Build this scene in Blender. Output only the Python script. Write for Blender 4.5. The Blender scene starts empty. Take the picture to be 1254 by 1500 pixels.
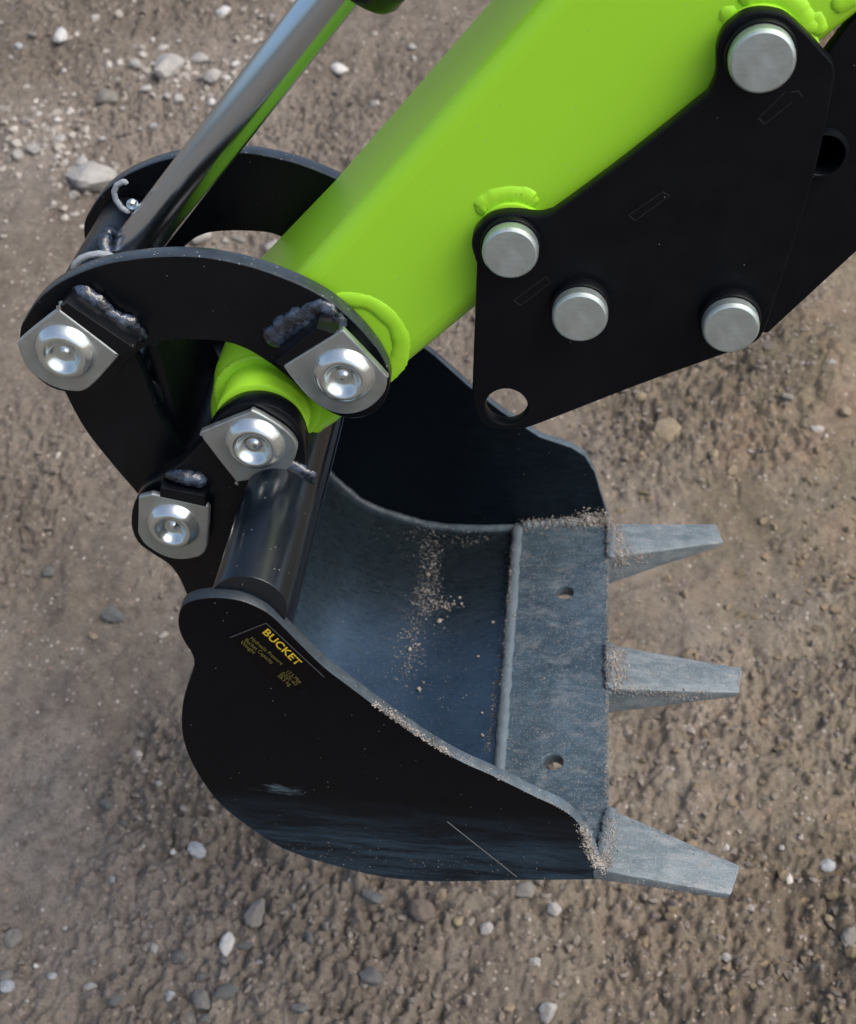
import bpy, bmesh, math, random
import numpy as np
from mathutils import Vector, Matrix, noise as mn
random.seed(7)
sc = bpy.context.scene
COL = sc.collection

# ------------------------------------------------------------------ camera
F = 2083.0                       # focal length in photograph pixels (50 mm on a 36 mm high frame)
CAMY, CAMZ = -0.6255, 1.35
_dy = Vector((263.0, 1700.0, -2083.0)).normalized()        # pin direction (world Y) seen from the camera
_dz = Vector((0.0, -_dy.z, _dy.y)).normalized()            # world up seen from the camera, no roll
_dx = _dy.cross(_dz).normalized()
_dz = _dx.cross(_dy).normalized()
R3 = Matrix((_dx, _dy, _dz))                               # camera space -> world
CLOC = Vector((0.0, CAMY, CAMZ))
cam_d = bpy.data.cameras.new('camera')
cam = bpy.data.objects.new('camera', cam_d)
COL.objects.link(cam)
cam_d.sensor_fit = 'VERTICAL'
cam_d.sensor_height = 36.0
cam_d.sensor_width = 36.0 * 1254 / 1500
cam_d.lens = 36.0 * F / 1500
cam_d.clip_start = 0.05
cam_d.clip_end = 400
cam.matrix_world = Matrix.Translation(CLOC) @ R3.to_4x4()
cam_d.dof.use_dof = True
cam_d.dof.focus_distance = 0.90
cam_d.dof.aperture_fstop = 13.0
sc.camera = cam

# ------------------------------------------------------------------ sky and sun (bright overcast)
SUN_EL, SUN_AZ = 55.0, 112.0       # azimuth measured from +Y towards +X
world = bpy.data.worlds.new('World')
sc.world = world
world.use_nodes = True
wt = world.node_tree
for n in list(wt.nodes):
    wt.nodes.remove(n)
wo = wt.nodes.new('ShaderNodeOutputWorld')
bg = wt.nodes.new('ShaderNodeBackground')
sky = wt.nodes.new('ShaderNodeTexSky')
sky.sky_type = 'NISHITA'
sky.sun_disc = False
sky.sun_elevation = math.radians(SUN_EL)
sky.sun_rotation = math.radians(SUN_AZ)
sky.air_density = 1.0
sky.dust_density = 5.0
sky.ozone_density = 1.0
bg.inputs['Strength'].default_value = 0.15
wt.links.new(sky.outputs[0], bg.inputs[0])
wt.links.new(bg.outputs[0], wo.inputs[0])
sun_d = bpy.data.lights.new('sun', 'SUN')
sun_d.energy = 1.5
sun_d.angle = math.radians(55)
sun_d.color = (1.0, 0.95, 0.88)
sun = bpy.data.objects.new('sun', sun_d)
COL.objects.link(sun)
_e, _a = math.radians(SUN_EL), math.radians(SUN_AZ)
sdir = Vector((math.sin(_a) * math.cos(_e), math.cos(_a) * math.cos(_e), math.sin(_e)))
sun.rotation_euler = sdir.to_track_quat('Z', 'Y').to_euler()
sun.location = (0, 0, 5)
sc.view_settings.view_transform = 'Standard'
sc.view_settings.look = 'None'
sc.view_settings.gamma = 1
sc.view_settings.use_curve_mapping = False
sc.view_settings.exposure = 0.5

# ------------------------------------------------------------------ pixel -> world helpers
def ray(px, py):
    return R3 @ Vector(((px - 627.0) / F, (750.0 - py) / F, -1.0))

def P(px, py, Y):
    w = ray(px, py)
    return CLOC + w * ((Y - CAMY) / w.y)

def hit_plane(px, py, p0, n):
    w = ray(px, py)
    return CLOC + w * ((p0 - CLOC).dot(n) / w.dot(n))

def rad(px, py, Y, r):
    """world radius of something r pixels in half-width at that pixel and depth"""
    w = ray(px, py)
    return r / F * ((Y - CAMY) / w.y)

# ------------------------------------------------------------------ materials
def new_mat(name):
    m = bpy.data.materials.new(name)
    m.use_nodes = True
    nt = m.node_tree
    b = nt.nodes['Principled BSDF']
    return m, nt, b

def N(nt, t, **kw):
    n = nt.nodes.new(t)
    for k, v in kw.items():
        if hasattr(n, k):
            setattr(n, k, v)
        else:
            n.inputs[k.replace('_', ' ')].default_value = v
    return n

def noise_tex(nt, scale, detail=4, rough=0.55, vec=None, stretch=None):
    n = nt.nodes.new('ShaderNodeTexNoise')
    n.inputs['Scale'].default_value = scale
    n.inputs['Detail'].default_value = detail
    n.inputs['Roughness'].default_value = rough
    geo = nt.nodes.new('ShaderNodeTexCoord')
    src = geo.outputs['Object']
    if stretch:
        mp = nt.nodes.new('ShaderNodeMapping')
        mp.inputs['Scale'].default_value = stretch[:3]
        if len(stretch) > 3:
            mp.inputs['Rotation'].default_value = (0, stretch[3], 0)
        nt.links.new(src, mp.inputs[0])
        src = mp.outputs[0]
    nt.links.new(src, n.inputs['Vector'])
    return n

def ramp(nt, src, stops, interp='LINEAR'):
    r = nt.nodes.new('ShaderNodeValToRGB')
    r.color_ramp.interpolation = interp
    el = r.color_ramp.elements
    while len(el) < len(stops):
        el.new(0.5)
    for e, (p, c) in zip(el, stops):
        e.position = p
        e.color = (*c, 1) if isinstance(c, (tuple, list)) else (c, c, c, 1)
    nt.links.new(src, r.inputs[0])
    return r

def mix(nt, fac, a, b):
    m = nt.nodes.new('ShaderNodeMix')
    m.data_type = 'RGBA'
    if isinstance(fac, (int, float)):
        m.inputs[0].default_value = fac
    else:
        nt.links.new(fac, m.inputs[0])
    for s, v in ((6, a), (7, b)):
        if isinstance(v, (tuple, list)):
            m.inputs[s].default_value = (*v, 1)
        else:
            nt.links.new(v, m.inputs[s])
    return m.outputs[2]

def mathn(nt, op, a, b=None, clamp=False):
    m = nt.nodes.new('ShaderNodeMath')
    m.operation = op
    m.use_clamp = clamp
    for i, v in enumerate((a, b)):
        if v is None:
            continue
        if isinstance(v, (int, float)):
            m.inputs[i].default_value = v
        else:
            nt.links.new(v, m.inputs[i])
    return m.outputs[0]

def bump(nt, b, src, strength, dist):
    bp = nt.nodes.new('ShaderNodeBump')
    bp.inputs['Strength'].default_value = strength
    bp.inputs['Distance'].default_value = dist
    nt.links.new(src, bp.inputs['Height'])
    nt.links.new(bp.outputs[0], b.inputs['Normal'])
    return bp

def dust_specks(nt, scale, size, keep):
    """sparse small dots of dust: 1 on a speck"""
    tc = nt.nodes.new('ShaderNodeTexCoord')
    v = nt.nodes.new('ShaderNodeTexVoronoi')
    v.inputs['Scale'].default_value = scale
    nt.links.new(tc.outputs['Object'], v.inputs['Vector'])
    near = mathn(nt, 'LESS_THAN', v.outputs['Distance'], size)
    sep = nt.nodes.new('ShaderNodeSeparateColor')
    nt.links.new(v.outputs['Color'], sep.inputs[0])
    pick = mathn(nt, 'LESS_THAN', sep.outputs[0], keep)
    return mathn(nt, 'MULTIPLY', near, pick)

def paint_black(name, base=(0.0014, 0.0022, 0.0042), rough=0.3, dust=0.03, specks=(420, 0.16, 0.05), wear=0.0, spec=0.3):
    m, nt, b = new_mat(name)
    col = base
    n1 = noise_tex(nt, 14, 5, 0.6)
    film = ramp(nt, n1.outputs[0], [(0.42, 0.0), (0.8, dust)])
    c = mix(nt, film.outputs[0], base, (0.10, 0.115, 0.13))
    if wear:
        ns = noise_tex(nt, 12, 8, 0.75, stretch=(1.2, 8.0, 9.0))
        wr = ramp(nt, ns.outputs[0], [(0.42, 0.12), (0.70, 1.0)])
        tc = nt.nodes.new('ShaderNodeTexCoord')
        sx = nt.nodes.new('ShaderNodeSeparateXYZ')
        nt.links.new(tc.outputs['Object'], sx.inputs[0])
        mr = nt.nodes.new('ShaderNodeMapRange')
        mr.inputs['From Min'].default_value = -0.050
        mr.inputs['From Max'].default_value = -0.105
        nt.links.new(sx.outputs['Z'], mr.inputs[0])
        f = mathn(nt, 'MULTIPLY', mathn(nt, 'MULTIPLY', mr.outputs[0], wr.outputs[0]), wear)
        c = mix(nt, f, c, (0.06, 0.12, 0.18))
        mp = nt.nodes.new('ShaderNodeMapping')
        mp.inputs['Location'].default_value = tuple(-v for v in RUB)
        nt.links.new(tc.outputs['Object'], mp.inputs[0])
        mp2 = nt.nodes.new('ShaderNodeMapping')
        mp2.inputs['Rotation'].default_value = (0, math.radians(9), 0)
        mp2.inputs['Scale'].default_value = (1, 0.2, 2.6)
        nt.links.new(mp.outputs[0], mp2.inputs[0])
        ln = nt.nodes.new('ShaderNodeVectorMath'); ln.operation = 'LENGTH'
        nt.links.new(mp2.outputs[0], ln.inputs[0])
        nr = noise_tex(nt, 60, 6, 0.7, stretch=(0.7, 3.0, 3.4, 0.15))
        dd = mathn(nt, 'ADD', ln.outputs['Value'], mathn(nt, 'MULTIPLY', mathn(nt, 'SUBTRACT', nr.outputs[0], 0.45), 0.075))
        rb_ = ramp(nt, dd, [(0.004, 0.95), (0.017, 0.0)])
        c = mix(nt, rb_.outputs[0], c, (0.11, 0.16, 0.20))
    sp = dust_specks(nt, *specks)
    c = mix(nt, sp, c, (0.30, 0.28, 0.25))
    nt.links.new(c, b.inputs['Base Color'])
    n2 = noise_tex(nt, 60, 4)
    rr = ramp(nt, n2.outputs[0], [(0.3, rough * 0.85), (0.75, rough * 1.25)])
    b.inputs['Specular IOR Level'].default_value = spec
    nt.links.new(rr.outputs[0], b.inputs['Roughness'])
    n3 = noise_tex(nt, 260, 2)
    bump(nt, b, n3.outputs[0], 0.12, 0.0004)
    return m

M = {}
RUB = (-0.078, 0.0, -0.045)
M['black'] = paint_black('black_paint', specks=(420, 0.12, 0.02))
M['black_side'] = paint_black('black_paint_dusty', specks=(300, 0.10, 0.07), dust=0.010, wear=0.6, spec=0.12)
M['black_plate'] = paint_black('black_satin_paint', rough=0.42, dust=0.02, specks=(300, 0.08, 0.02), spec=0.2)

def worn(name, base, film_col, film, rough, scr, metal=0.0, spk=(420, 0.2, 0.18), stretch=(5.0, 13.0, 13.0), xgrad=None, spec=0.5, dusty=0.0):
    m, nt, b = new_mat(name)
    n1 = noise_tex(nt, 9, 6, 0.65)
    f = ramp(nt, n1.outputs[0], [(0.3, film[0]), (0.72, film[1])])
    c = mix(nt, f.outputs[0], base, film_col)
    ns = noise_tex(nt, 14, 8, 0.75, stretch=stretch)
    s = ramp(nt, ns.outputs[0], [(0.46, 0.0), (0.75, scr)])
    c = mix(nt, s.outputs[0], c, tuple(min(1, v * 1.9) for v in film_col))
    nd = noise_tex(nt, 60, 6, 0.7)
    dk = ramp(nt, nd.outputs[0], [(0.35, 0.5), (0.5, 0.0)])
    c = mix(nt, dk.outputs[0], c, base)
    if dusty:
        nq = noise_tex(nt, 60, 10, 0.85, stretch=(0.8, 1.6, 1.6))
        c = mix(nt, ramp(nt, nq.outputs[0], [(0.52, 0), (0.64, dusty)]).outputs[0], c, (0.27, 0.275, 0.27))
        c = mix(nt, dust_specks(nt, 900, 0.28, 0.3), c, (0.33, 0.32, 0.30))
    sp = dust_specks(nt, *spk)
    c = mix(nt, sp, c, (0.36, 0.33, 0.29))
    if xgrad:      # wear is heaviest towards the digging end
        tc = nt.nodes.new('ShaderNodeTexCoord')
        sx = nt.nodes.new('ShaderNodeSeparateXYZ')
        nt.links.new(tc.outputs['Object'], sx.inputs[0])
        mr = nt.nodes.new('ShaderNodeMapRange')
        mr.inputs['From Min'].default_value = xgrad[0]
        mr.inputs['From Max'].default_value = xgrad[1]
        nt.links.new(sx.outputs['X'], mr.inputs[0])
        c = mix(nt, mr.outputs[0], base, c)
    b.inputs['Specular IOR Level'].default_value = spec
    nt.links.new(c, b.inputs['Base Color'])
    b.inputs['Metallic'].default_value = metal
    rr = ramp(nt, ns.outputs[0], [(0.3, rough * 0.8), (0.7, min(1, rough * 1.4))])
    nt.links.new(rr.outputs[0], b.inputs['Roughness'])
    nb = noise_tex(nt, 180, 5, 0.6)
    bump(nt, b, nb.outputs[0], 0.25, 0.0006)
    return m

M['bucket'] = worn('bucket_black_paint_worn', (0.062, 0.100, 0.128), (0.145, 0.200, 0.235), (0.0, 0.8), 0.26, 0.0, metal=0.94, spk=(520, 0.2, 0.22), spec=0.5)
M['side_in'] = worn('bucket_side_paint', (0.001, 0.003, 0.006), (0.03, 0.05, 0.07), (0.0, 0.22), 0.36, 0.12, spk=(330, 0.14, 0.05), stretch=(4.0, 12, 22.0), xgrad=(0.0, 0.12), spec=0.2)
M['steel'] = worn('worn_blue_steel', (0.018, 0.038, 0.055), (0.082, 0.125, 0.158), (0.1, 0.9), 0.40, 0.5, metal=0.3, spk=(520, 0.2, 0.25), dusty=0.55)
M['tooth'] = worn('worn_tooth_steel', (0.080, 0.112, 0.130), (0.175, 0.215, 0.235), (0.2, 0.95), 0.50, 0.5, metal=0.2, spk=(620, 0.25, 0.35), dusty=0.9)
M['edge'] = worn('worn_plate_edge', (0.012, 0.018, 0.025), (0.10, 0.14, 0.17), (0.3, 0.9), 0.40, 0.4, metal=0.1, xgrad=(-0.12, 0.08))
M['edge_sheen'] = worn('sky_sheen_plate_edge', (0.012, 0.018, 0.026), (0.05, 0.065, 0.08), (0.1, 0.6), 0.30, 0.25, spec=0.7)  # sky reflection of upward link edges put into a lighter base colour

def green_paint():
    m, nt, b = new_mat('lime_green_paint')
    n1 = noise_tex(nt, 6, 3)
    c = mix(nt, n1.outputs[0], (0.31, 0.66, 0.028), (0.34, 0.69, 0.036))
    nt.links.new(c, b.inputs['Base Color'])
    b.inputs['Roughness'].default_value = 0.32
    b.inputs['Specular IOR Level'].default_value = 0.32
    c2 = mix(nt, dust_specks(nt, 260, 0.10, 0.06), c, (0.36, 0.40, 0.22))
    nt.links.new(c2, b.inputs['Base Color'])
    n2 = noise_tex(nt, 220, 2)
    n3 = noise_tex(nt, 9, 2)
    bump(nt, b, mathn(nt, 'ADD', n2.outputs[0], mathn(nt, 'MULTIPLY', n3.outputs[0], 9.0)), 0.10, 0.0005)
    return m
M['green'] = green_paint()

def zinc(name, rough=0.3, col=(0.66, 0.70, 0.71), metal=0.9, scratch=None):
    m, nt, b = new_mat(name)
    n1 = noise_tex(nt, 90, 5, 0.6)
    c = mix(nt, n1.outputs[0], tuple(v * 0.72 for v in col), col)
    n2 = noise_tex(nt, 24, 3)
    tint = ramp(nt, n2.outputs[0], [(0.35, 0.0), (0.7, 0.35)])
    c = mix(nt, tint.outputs[0], c, (0.42, 0.60, 0.57))
    if scratch:
        n4 = noise_tex(nt, 420, 8, 0.8, stretch=scratch)
        c = mix(nt, ramp(nt, n4.outputs[0], [(0.42, 0.0), (0.66, 0.32)]).outputs[0], c, (0.34, 0.38, 0.39))
        n5 = noise_tex(nt, 150, 8, 0.8)
        c = mix(nt, ramp(nt, n5.outputs[0], [(0.6, 0.0), (0.7, 0.5)]).outputs[0], c, (0.75, 0.78, 0.78))
    nt.links.new(c, b.inputs['Base Color'])
    b.inputs['Metallic'].default_value = metal
    rr = ramp(nt, n1.outputs[0], [(0.3, rough * 0.8), (0.7, rough * 1.3)])
    nt.links.new(rr.outputs[0], b.inputs['Roughness'])
    n3 = noise_tex(nt, 500, 3)
    bump(nt, b, n3.outputs[0], 0.25, 0.0003)
    return m
M['zinc'] = zinc('zinc_plate', 0.40, (0.50, 0.53, 0.54))
M['zinc_dome'] = zinc('zinc_dome', 0.20, (0.78, 0.82, 0.82))
M['zinc_pin'] = zinc('zinc_pin_face', 0.42, (0.55, 0.60, 0.60), 0.8, scratch=(0.12, 1.0, 1.4))

def simple(name, col, rough, metal=0.0, bumpy=None, alpha=None):
    m, nt, b = new_mat(name)
    b.inputs['Base Color'].default_value = (*col, 1)
    b.inputs['Roughness'].default_value = rough
    b.inputs['Metallic'].default_value = metal
    if bumpy:
        n = noise_tex(nt, bumpy[0], 4)
        bump(nt, b, n.outputs[0], bumpy[1], bumpy[2])
    return m
M['chrome'] = simple('chromed_rod', (0.56, 0.64, 0.72), 0.22, 1.0, (400, 0.03, 0.0002))
def weld_paint():
    m, nt, b = new_mat('painted_weld')
    n = noise_tex(nt, 130, 4, 0.6)
    c = mix(nt, ramp(nt, n.outputs[0], [(0.42, 0), (0.62, 1)]).outputs[0], (0.004, 0.007, 0.012), (0.045, 0.066, 0.105))  # bluish patches imitate sky reflection, mixed into the base colour
    nt.links.new(c, b.inputs['Base Color'])
    b.inputs['Roughness'].default_value = 0.2
    b.inputs['Specular IOR Level'].default_value = 0.9
    n2 = noise_tex(nt, 160, 5, 0.6)
    bump(nt, b, n2.outputs[0], 0.45, 0.003)
    return m
M['weld_black'] = weld_paint()
M['tube'] = paint_black('glossy_tube_paint', base=(0.003, 0.006, 0.010), rough=0.23, dust=0.012, spec=0.6)
M['weld_steel'] = simple('dusty_weld', (0.105, 0.135, 0.16), 0.5, 0.1, (400, 0.6, 0.001))
M['seal'] = simple('grey_rubber_seal', (0.28, 0.31, 0.34), 0.45)
M['yellow'] = simple('yellow_print', (0.62, 0.45, 0.03), 0.5)
M['yellow_dim'] = simple('small_yellow_print', (0.16, 0.14, 0.03), 0.5)
M['sticker'] = simple('black_sticker_film', (0.002, 0.002, 0.003), 0.5)
M['sticker'].node_tree.nodes['Principled BSDF'].inputs['Specular IOR Level'].default_value = 0.12
M['sticker_line'] = simple('sticker_edge', (0.05, 0.052, 0.06), 0.35)
M['rubber'] = simple('dark_gloss_gland', (0.006, 0.008, 0.008), 0.18)
M['etch'] = simple('scratch_etch', (0.015, 0.017, 0.02), 0.4)
M['etch_dark'] = simple('engraved_line', (0.001, 0.001, 0.001), 0.7)
M['white_scratch'] = simple('fine_scratch', (0.16, 0.18, 0.18), 0.5)

# ------------------------------------------------------------------ object helpers
PW = {}                                          # world location of the objects made here

def finish(me, name, mat, parent=None, smooth=35, recenter=True):
    o = bpy.data.objects.new(name, me)
    COL.objects.link(o)
    if mat:
        me.materials.clear()
        me.materials.append(M[mat] if isinstance(mat, str) else mat)
    c = Vector((0, 0, 0))
    if recenter and len(me.vertices):
        a = np.empty(len(me.vertices) * 3, dtype=np.float32)
        me.vertices.foreach_get('co', a)
        a = a.reshape(-1, 3)
        c = Vector(((a.min(0) + a.max(0)) / 2).tolist())
        me.transform(Matrix.Translation(-c))
    PW[o.name] = c
    if parent:
        o.parent = parent
        o.location = c - PW[parent.name]
    else:
        o.location = c
    if smooth is not None:
        me.polygons.foreach_set('use_smooth', [True] * len(me.polygons))
        if name == 'weld_bead':
            smooth = 75
        me.set_sharp_from_angle(angle=math.radians(smooth))
    return o

def smooth_pts(pts, closed=True, n=5):
    """Catmull-Rom through 2D/3D points; a point given as (x, y, 's') is a sharp corner"""
    q = [(Vector(p[:2]), len(p) > 2) for p in pts]
    out, L = [], len(q)
    rng = range(L) if closed else range(L - 1)
    for i in rng:
        p1, s1 = q[i]; p2, s2 = q[(i + 1) % L]
        p0 = p1 if s1 or (not closed and i == 0) else q[i - 1][0]
        p3 = p2 if s2 or (not closed and i == L - 2) else q[(i + 2) % L][0]
        if s1 and s2:
            out.append(p1.copy()); continue
        for k in range(n):
            t = k / n
            out.append(0.5 * ((2 * p1) + (p2 - p0) * t + (2 * p0 - 5 * p1 + 4 * p2 - p3) * t * t
                              + (3 * p1 - p0 - 3 * p2 + p3) * t ** 3))
    if not closed:
        out.append(q[-1][0].copy())
    return out

def plate_local(loops, thick, bevel=0.0006, res=1):
    """2D loops (first the outline, then holes) -> solid whose front face is at local z=0, body towards -z"""
    cu = bpy.data.curves.new('tmp', 'CURVE')
    cu.dimensions = '2D'
    cu.fill_mode = 'BOTH'
    cu.extrude = max(thick / 2 - bevel, 1e-5)
    cu.bevel_depth = bevel
    cu.bevel_resolution = res
    cu.offset = -bevel
    for lp in loops:
        s = cu.splines.new('POLY')
        s.points.add(len(lp) - 1)
        for i, p in enumerate(lp):
            s.points[i].co = (p[0], p[1], 0, 1)
        s.use_cyclic_u = True
    ob = bpy.data.objects.new('tmp', cu)
    me = bpy.data.meshes.new_from_object(ob)
    bpy.data.objects.remove(ob)
    bpy.data.curves.remove(cu)
    me.transform(Matrix.Translation((0, 0, -thick / 2)))
    return me

def frame_mat(o, u, v):
    n = u.cross(v)
    return Matrix(((u.x, v.x, n.x, o.x), (u.y, v.y, n.y, o.y), (u.z, v.z, n.z, o.z), (0, 0, 0, 1)))

UX, UZ = Vector((1, 0, 0)), Vector((0, 0, 1))

def px_plate(name, pts, Y, thick, mat, parent, holes=(), bevel=0.0008, n=5, smooth=True, res=1):
    """a plate parallel to XZ whose front outline is traced at depth Y"""
    base = smooth_pts(pts, True, n) if smooth else [Vector(p[:2]) for p in pts]
    lp = [(lambda w: (w.x, w.z))(P(p[0], p[1], Y)) for p in base]
    loops = [lp]
    for (hx, hy, hr) in holes:
        c = P(hx, hy, Y)
        loops.append([(c.x + hr * math.cos(a), c.z + hr * math.sin(a)) for a in np.linspace(0, 2 * math.pi, 41)[:-1]])
    me = plate_local(loops, thick, bevel, res)
    me.transform(frame_mat(Vector((0, Y, 0)), UX, UZ))
    return finish(me, name, mat, parent, 30)

def lathe_mesh(prof, center, axis, seg=48):
    """prof: (radius, height) along axis"""
    axis = axis.normalized()
    t = axis.orthogonal().normalized()
    b = axis.cross(t)
    vs, fs, rings = [], [], []
    for r, h in prof:
        if r < 1e-7:
            rings.append([len(vs)]); vs.append(center + axis * h)
        else:
            ring = []
            for k in range(seg):
                a = 2 * math.pi * k / seg
                ring.append(len(vs)); vs.append(center + axis * h + (t * math.cos(a) + b * math.sin(a)) * r)
            rings.append(ring)
    for r0, r1 in zip(rings, rings[1:]):
        for k in range(seg):
            k2 = (k + 1) % seg
            if len(r0) == 1 and len(r1) == 1:
                continue
            if len(r0) == 1:
                fs.append((r0[0], r1[k2], r1[k]))
            elif len(r1) == 1:
                fs.append((r0[k], r0[k2], r1[0]))
            else:
                fs.append((r0[k], r0[k2], r1[k2], r1[k]))
    me = bpy.data.meshes.new('lathe')
    me.from_pydata([tuple(v) for v in vs], [], fs)
    bm = bmesh.new(); bm.from_mesh(me); bmesh.ops.recalc_face_normals(bm, faces=bm.faces); bm.to_mesh(me); bm.free()
    return me

def cyl_mesh(p0, p1, r, bev=0.0008, seg=56, r1=None):
    ax = p1 - p0
    L = ax.length
    r1 = r if r1 is None else r1
    return lathe_mesh([(0, 0), (r - bev, 0), (r - bev * 0.3, bev * 0.3), (r, bev), (r1, L - bev), (r1 - bev * 0.3, L - bev * 0.3), (r1 - bev, L), (0, L)], p0, ax, seg)

def yface(c, Y):
    return Vector((c.x, Y, c.z))

def bead_mesh(pts, r, lump=0.25, ripple=0.006, seg=10, flat=(1.0, 1.0), nrm=Vector((0, -1, 0)), seed=0, closed=False, rip_amp=0.10):
    """a weld bead: rippled, uneven tube along 3D points, flat = (width, height) factors, nrm = outward"""
    q = [Vector(p) for p in pts]
    if closed:
        q.append(q[0].copy())
    dense = []
    for a, b in zip(q, q[1:]):
        k = max(1, int((b - a).length / (r * 0.35)))
        for i in range(k):
            dense.append(a.lerp(b, i / k))
    dense.append(q[-1])
    vs, fs = [], []
    acc = 0
    m = len(dense)
    for i, p in enumerate(dense):
        t = (dense[min(i + 1, m - 1)] - dense[max(i - 1, 0)]).normalized()
        s = t.cross(nrm).normalized()
        if i:
            acc += (p - dense[i - 1]).length
        rr = r * (1 + rip_amp * math.sin(acc / ripple * 2 * math.pi) + lump * (mn.noise(p * 90 + Vector((seed, 0, 0)))))
        if not closed:
            e = min(acc, 9e9) / (r * 1.2)
            rest = sum((dense[j + 1] - dense[j]).length for j in range(i, min(i + 8, m - 1)))
            rr *= min(1, 0.35 + e) * min(1, 0.35 + rest / (r * 1.2))
        for k in range(seg):
            a = 2 * math.pi * k / seg
            l = 1 + lump * 0.7 * mn.noise(p * 260 + Vector((k * 3.1, seed, 0)))
            vs.append(p + (s * math.cos(a) * flat[0] + nrm * math.sin(a) * flat[1]) * rr * l)
    for i in range(m - 1):
        for k in range(seg):
            k2 = (k + 1) % seg
            fs.append((i * seg + k, i * seg + k2, (i + 1) * seg + k2, (i + 1) * seg + k))
    fs.append(tuple(range(seg))[::-1])
    fs.append(tuple((m - 1) * seg + k for k in range(seg)))
    me = bpy.data.meshes.new('bead')
    me.from_pydata([tuple(v) for v in vs], [], fs)
    bm = bmesh.new(); bm.from_mesh(me); bmesh.ops.recalc_face_normals(bm, faces=bm.faces); bm.to_mesh(me); bm.free()
    return me

def join_meshes(ms):
    bm = bmesh.new()
    for m in ms:
        bm.from_mesh(m)
    me = bpy.data.meshes.new('joined')
    bm.to_mesh(me)
    bm.free()
    return me

def hexa_mesh(top, bot, bev=0.0015, subdiv=3, rough=0.0004, seed=0):
    bm = bmesh.new()
    t = [bm.verts.new(p) for p in top]
    b = [bm.verts.new(p) for p in bot]
    bm.faces.new(t); bm.faces.new(b[::-1])
    for i in range(4):
        j = (i + 1) % 4
        bm.faces.new((t[j], t[i], b[i], b[j]))
    bmesh.ops.recalc_face_normals(bm, faces=bm.faces)
    bmesh.ops.bevel(bm, geom=list(bm.edges), offset=bev, segments=2, profile=0.6, affect='EDGES')
    bmesh.ops.triangulate(bm, faces=bm.faces)
    bmesh.ops.subdivide_edges(bm, edges=bm.edges, cuts=subdiv, use_grid_fill=True)
    for v in bm.verts:
        v.co += mn.noise_vector(v.co * 110 + Vector((seed, 0, 0))) * rough * 2.2
    me = bpy.data.meshes.new('hexa')
    bm.to_mesh(me); bm.free()
    return me

# ------------------------------------------------------------------ ground sheet
def vnoise(x, y, scale, seed):
    rs = np.random.RandomState(seed)
    T = rs.rand(256, 256).astype(np.float32)
    xs, ys = x * scale, y * scale
    xi, yi = np.floor(xs).astype(np.int64), np.floor(ys).astype(np.int64)
    fx, fy = xs - xi, ys - yi
    fx = fx * fx * (3 - 2 * fx); fy = fy * fy * (3 - 2 * fy)
    a = T[xi % 256, yi % 256]; b = T[(xi + 1) % 256, yi % 256]
    c = T[xi % 256, (yi + 1) % 256]; d = T[(xi + 1) % 256, (yi + 1) % 256]
    return (a * (1 - fx) + b * fx) * (1 - fy) + (c * (1 - fx) + d * fx) * fy - 0.5

def cells(x, y, scale, seed, size=0.75, keep=0.6):
    """rounded clods: height of the nearest jittered half-ball"""
    rs = np.random.RandomState(seed)
    J = rs.rand(128, 128, 4).astype(np.float32)
    xs, ys = x * scale, y * scale
    xi, yi = np.floor(xs).astype(np.int64), np.floor(ys).astype(np.int64)
    best = np.zeros_like(xs)
    for dx in (-1, 0, 1):
        for dy in (-1, 0, 1):
            cx, cy = xi + dx, yi + dy
            j = J[cx % 128, cy % 128]
            px, py = cx + j[..., 0], cy + j[..., 1]
            rr = (0.25 + 0.75 * j[..., 2]) * size
            d2 = ((xs - px) ** 2 + (ys - py) ** 2) / (rr * rr)
            h = np.sqrt(np.clip(1 - d2, 0, 1)) * rr * (j[..., 3] < keep)
            best = np.maximum(best, h)
    return best / scale

SL = 0.25
def base_height(x, y):
    t = np.clip(y - 0.10, 0, 6.0)
    rise = SL * t
    # levels out beyond the part in view
    t2 = np.clip(y - 3.2, 0, 4.0)
    rise = np.where(y > 3.2, SL * 3.1 + SL * (t2 - t2 * t2 / 8.0), rise)
    return rise

def roughness_mask(x, y):
    right = np.clip((x - 0.05) * 2.2, 0, 1)
    m = 0.42 + 2.6 * vnoise(x + 3, y, 2.6, 5) + 1.6 * vnoise(x, y + 9, 7, 6) + 0.5 * vnoise(x, y, 21, 66)
    return np.clip(m + 0.35 * right, 0.03, 1.25)

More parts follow.
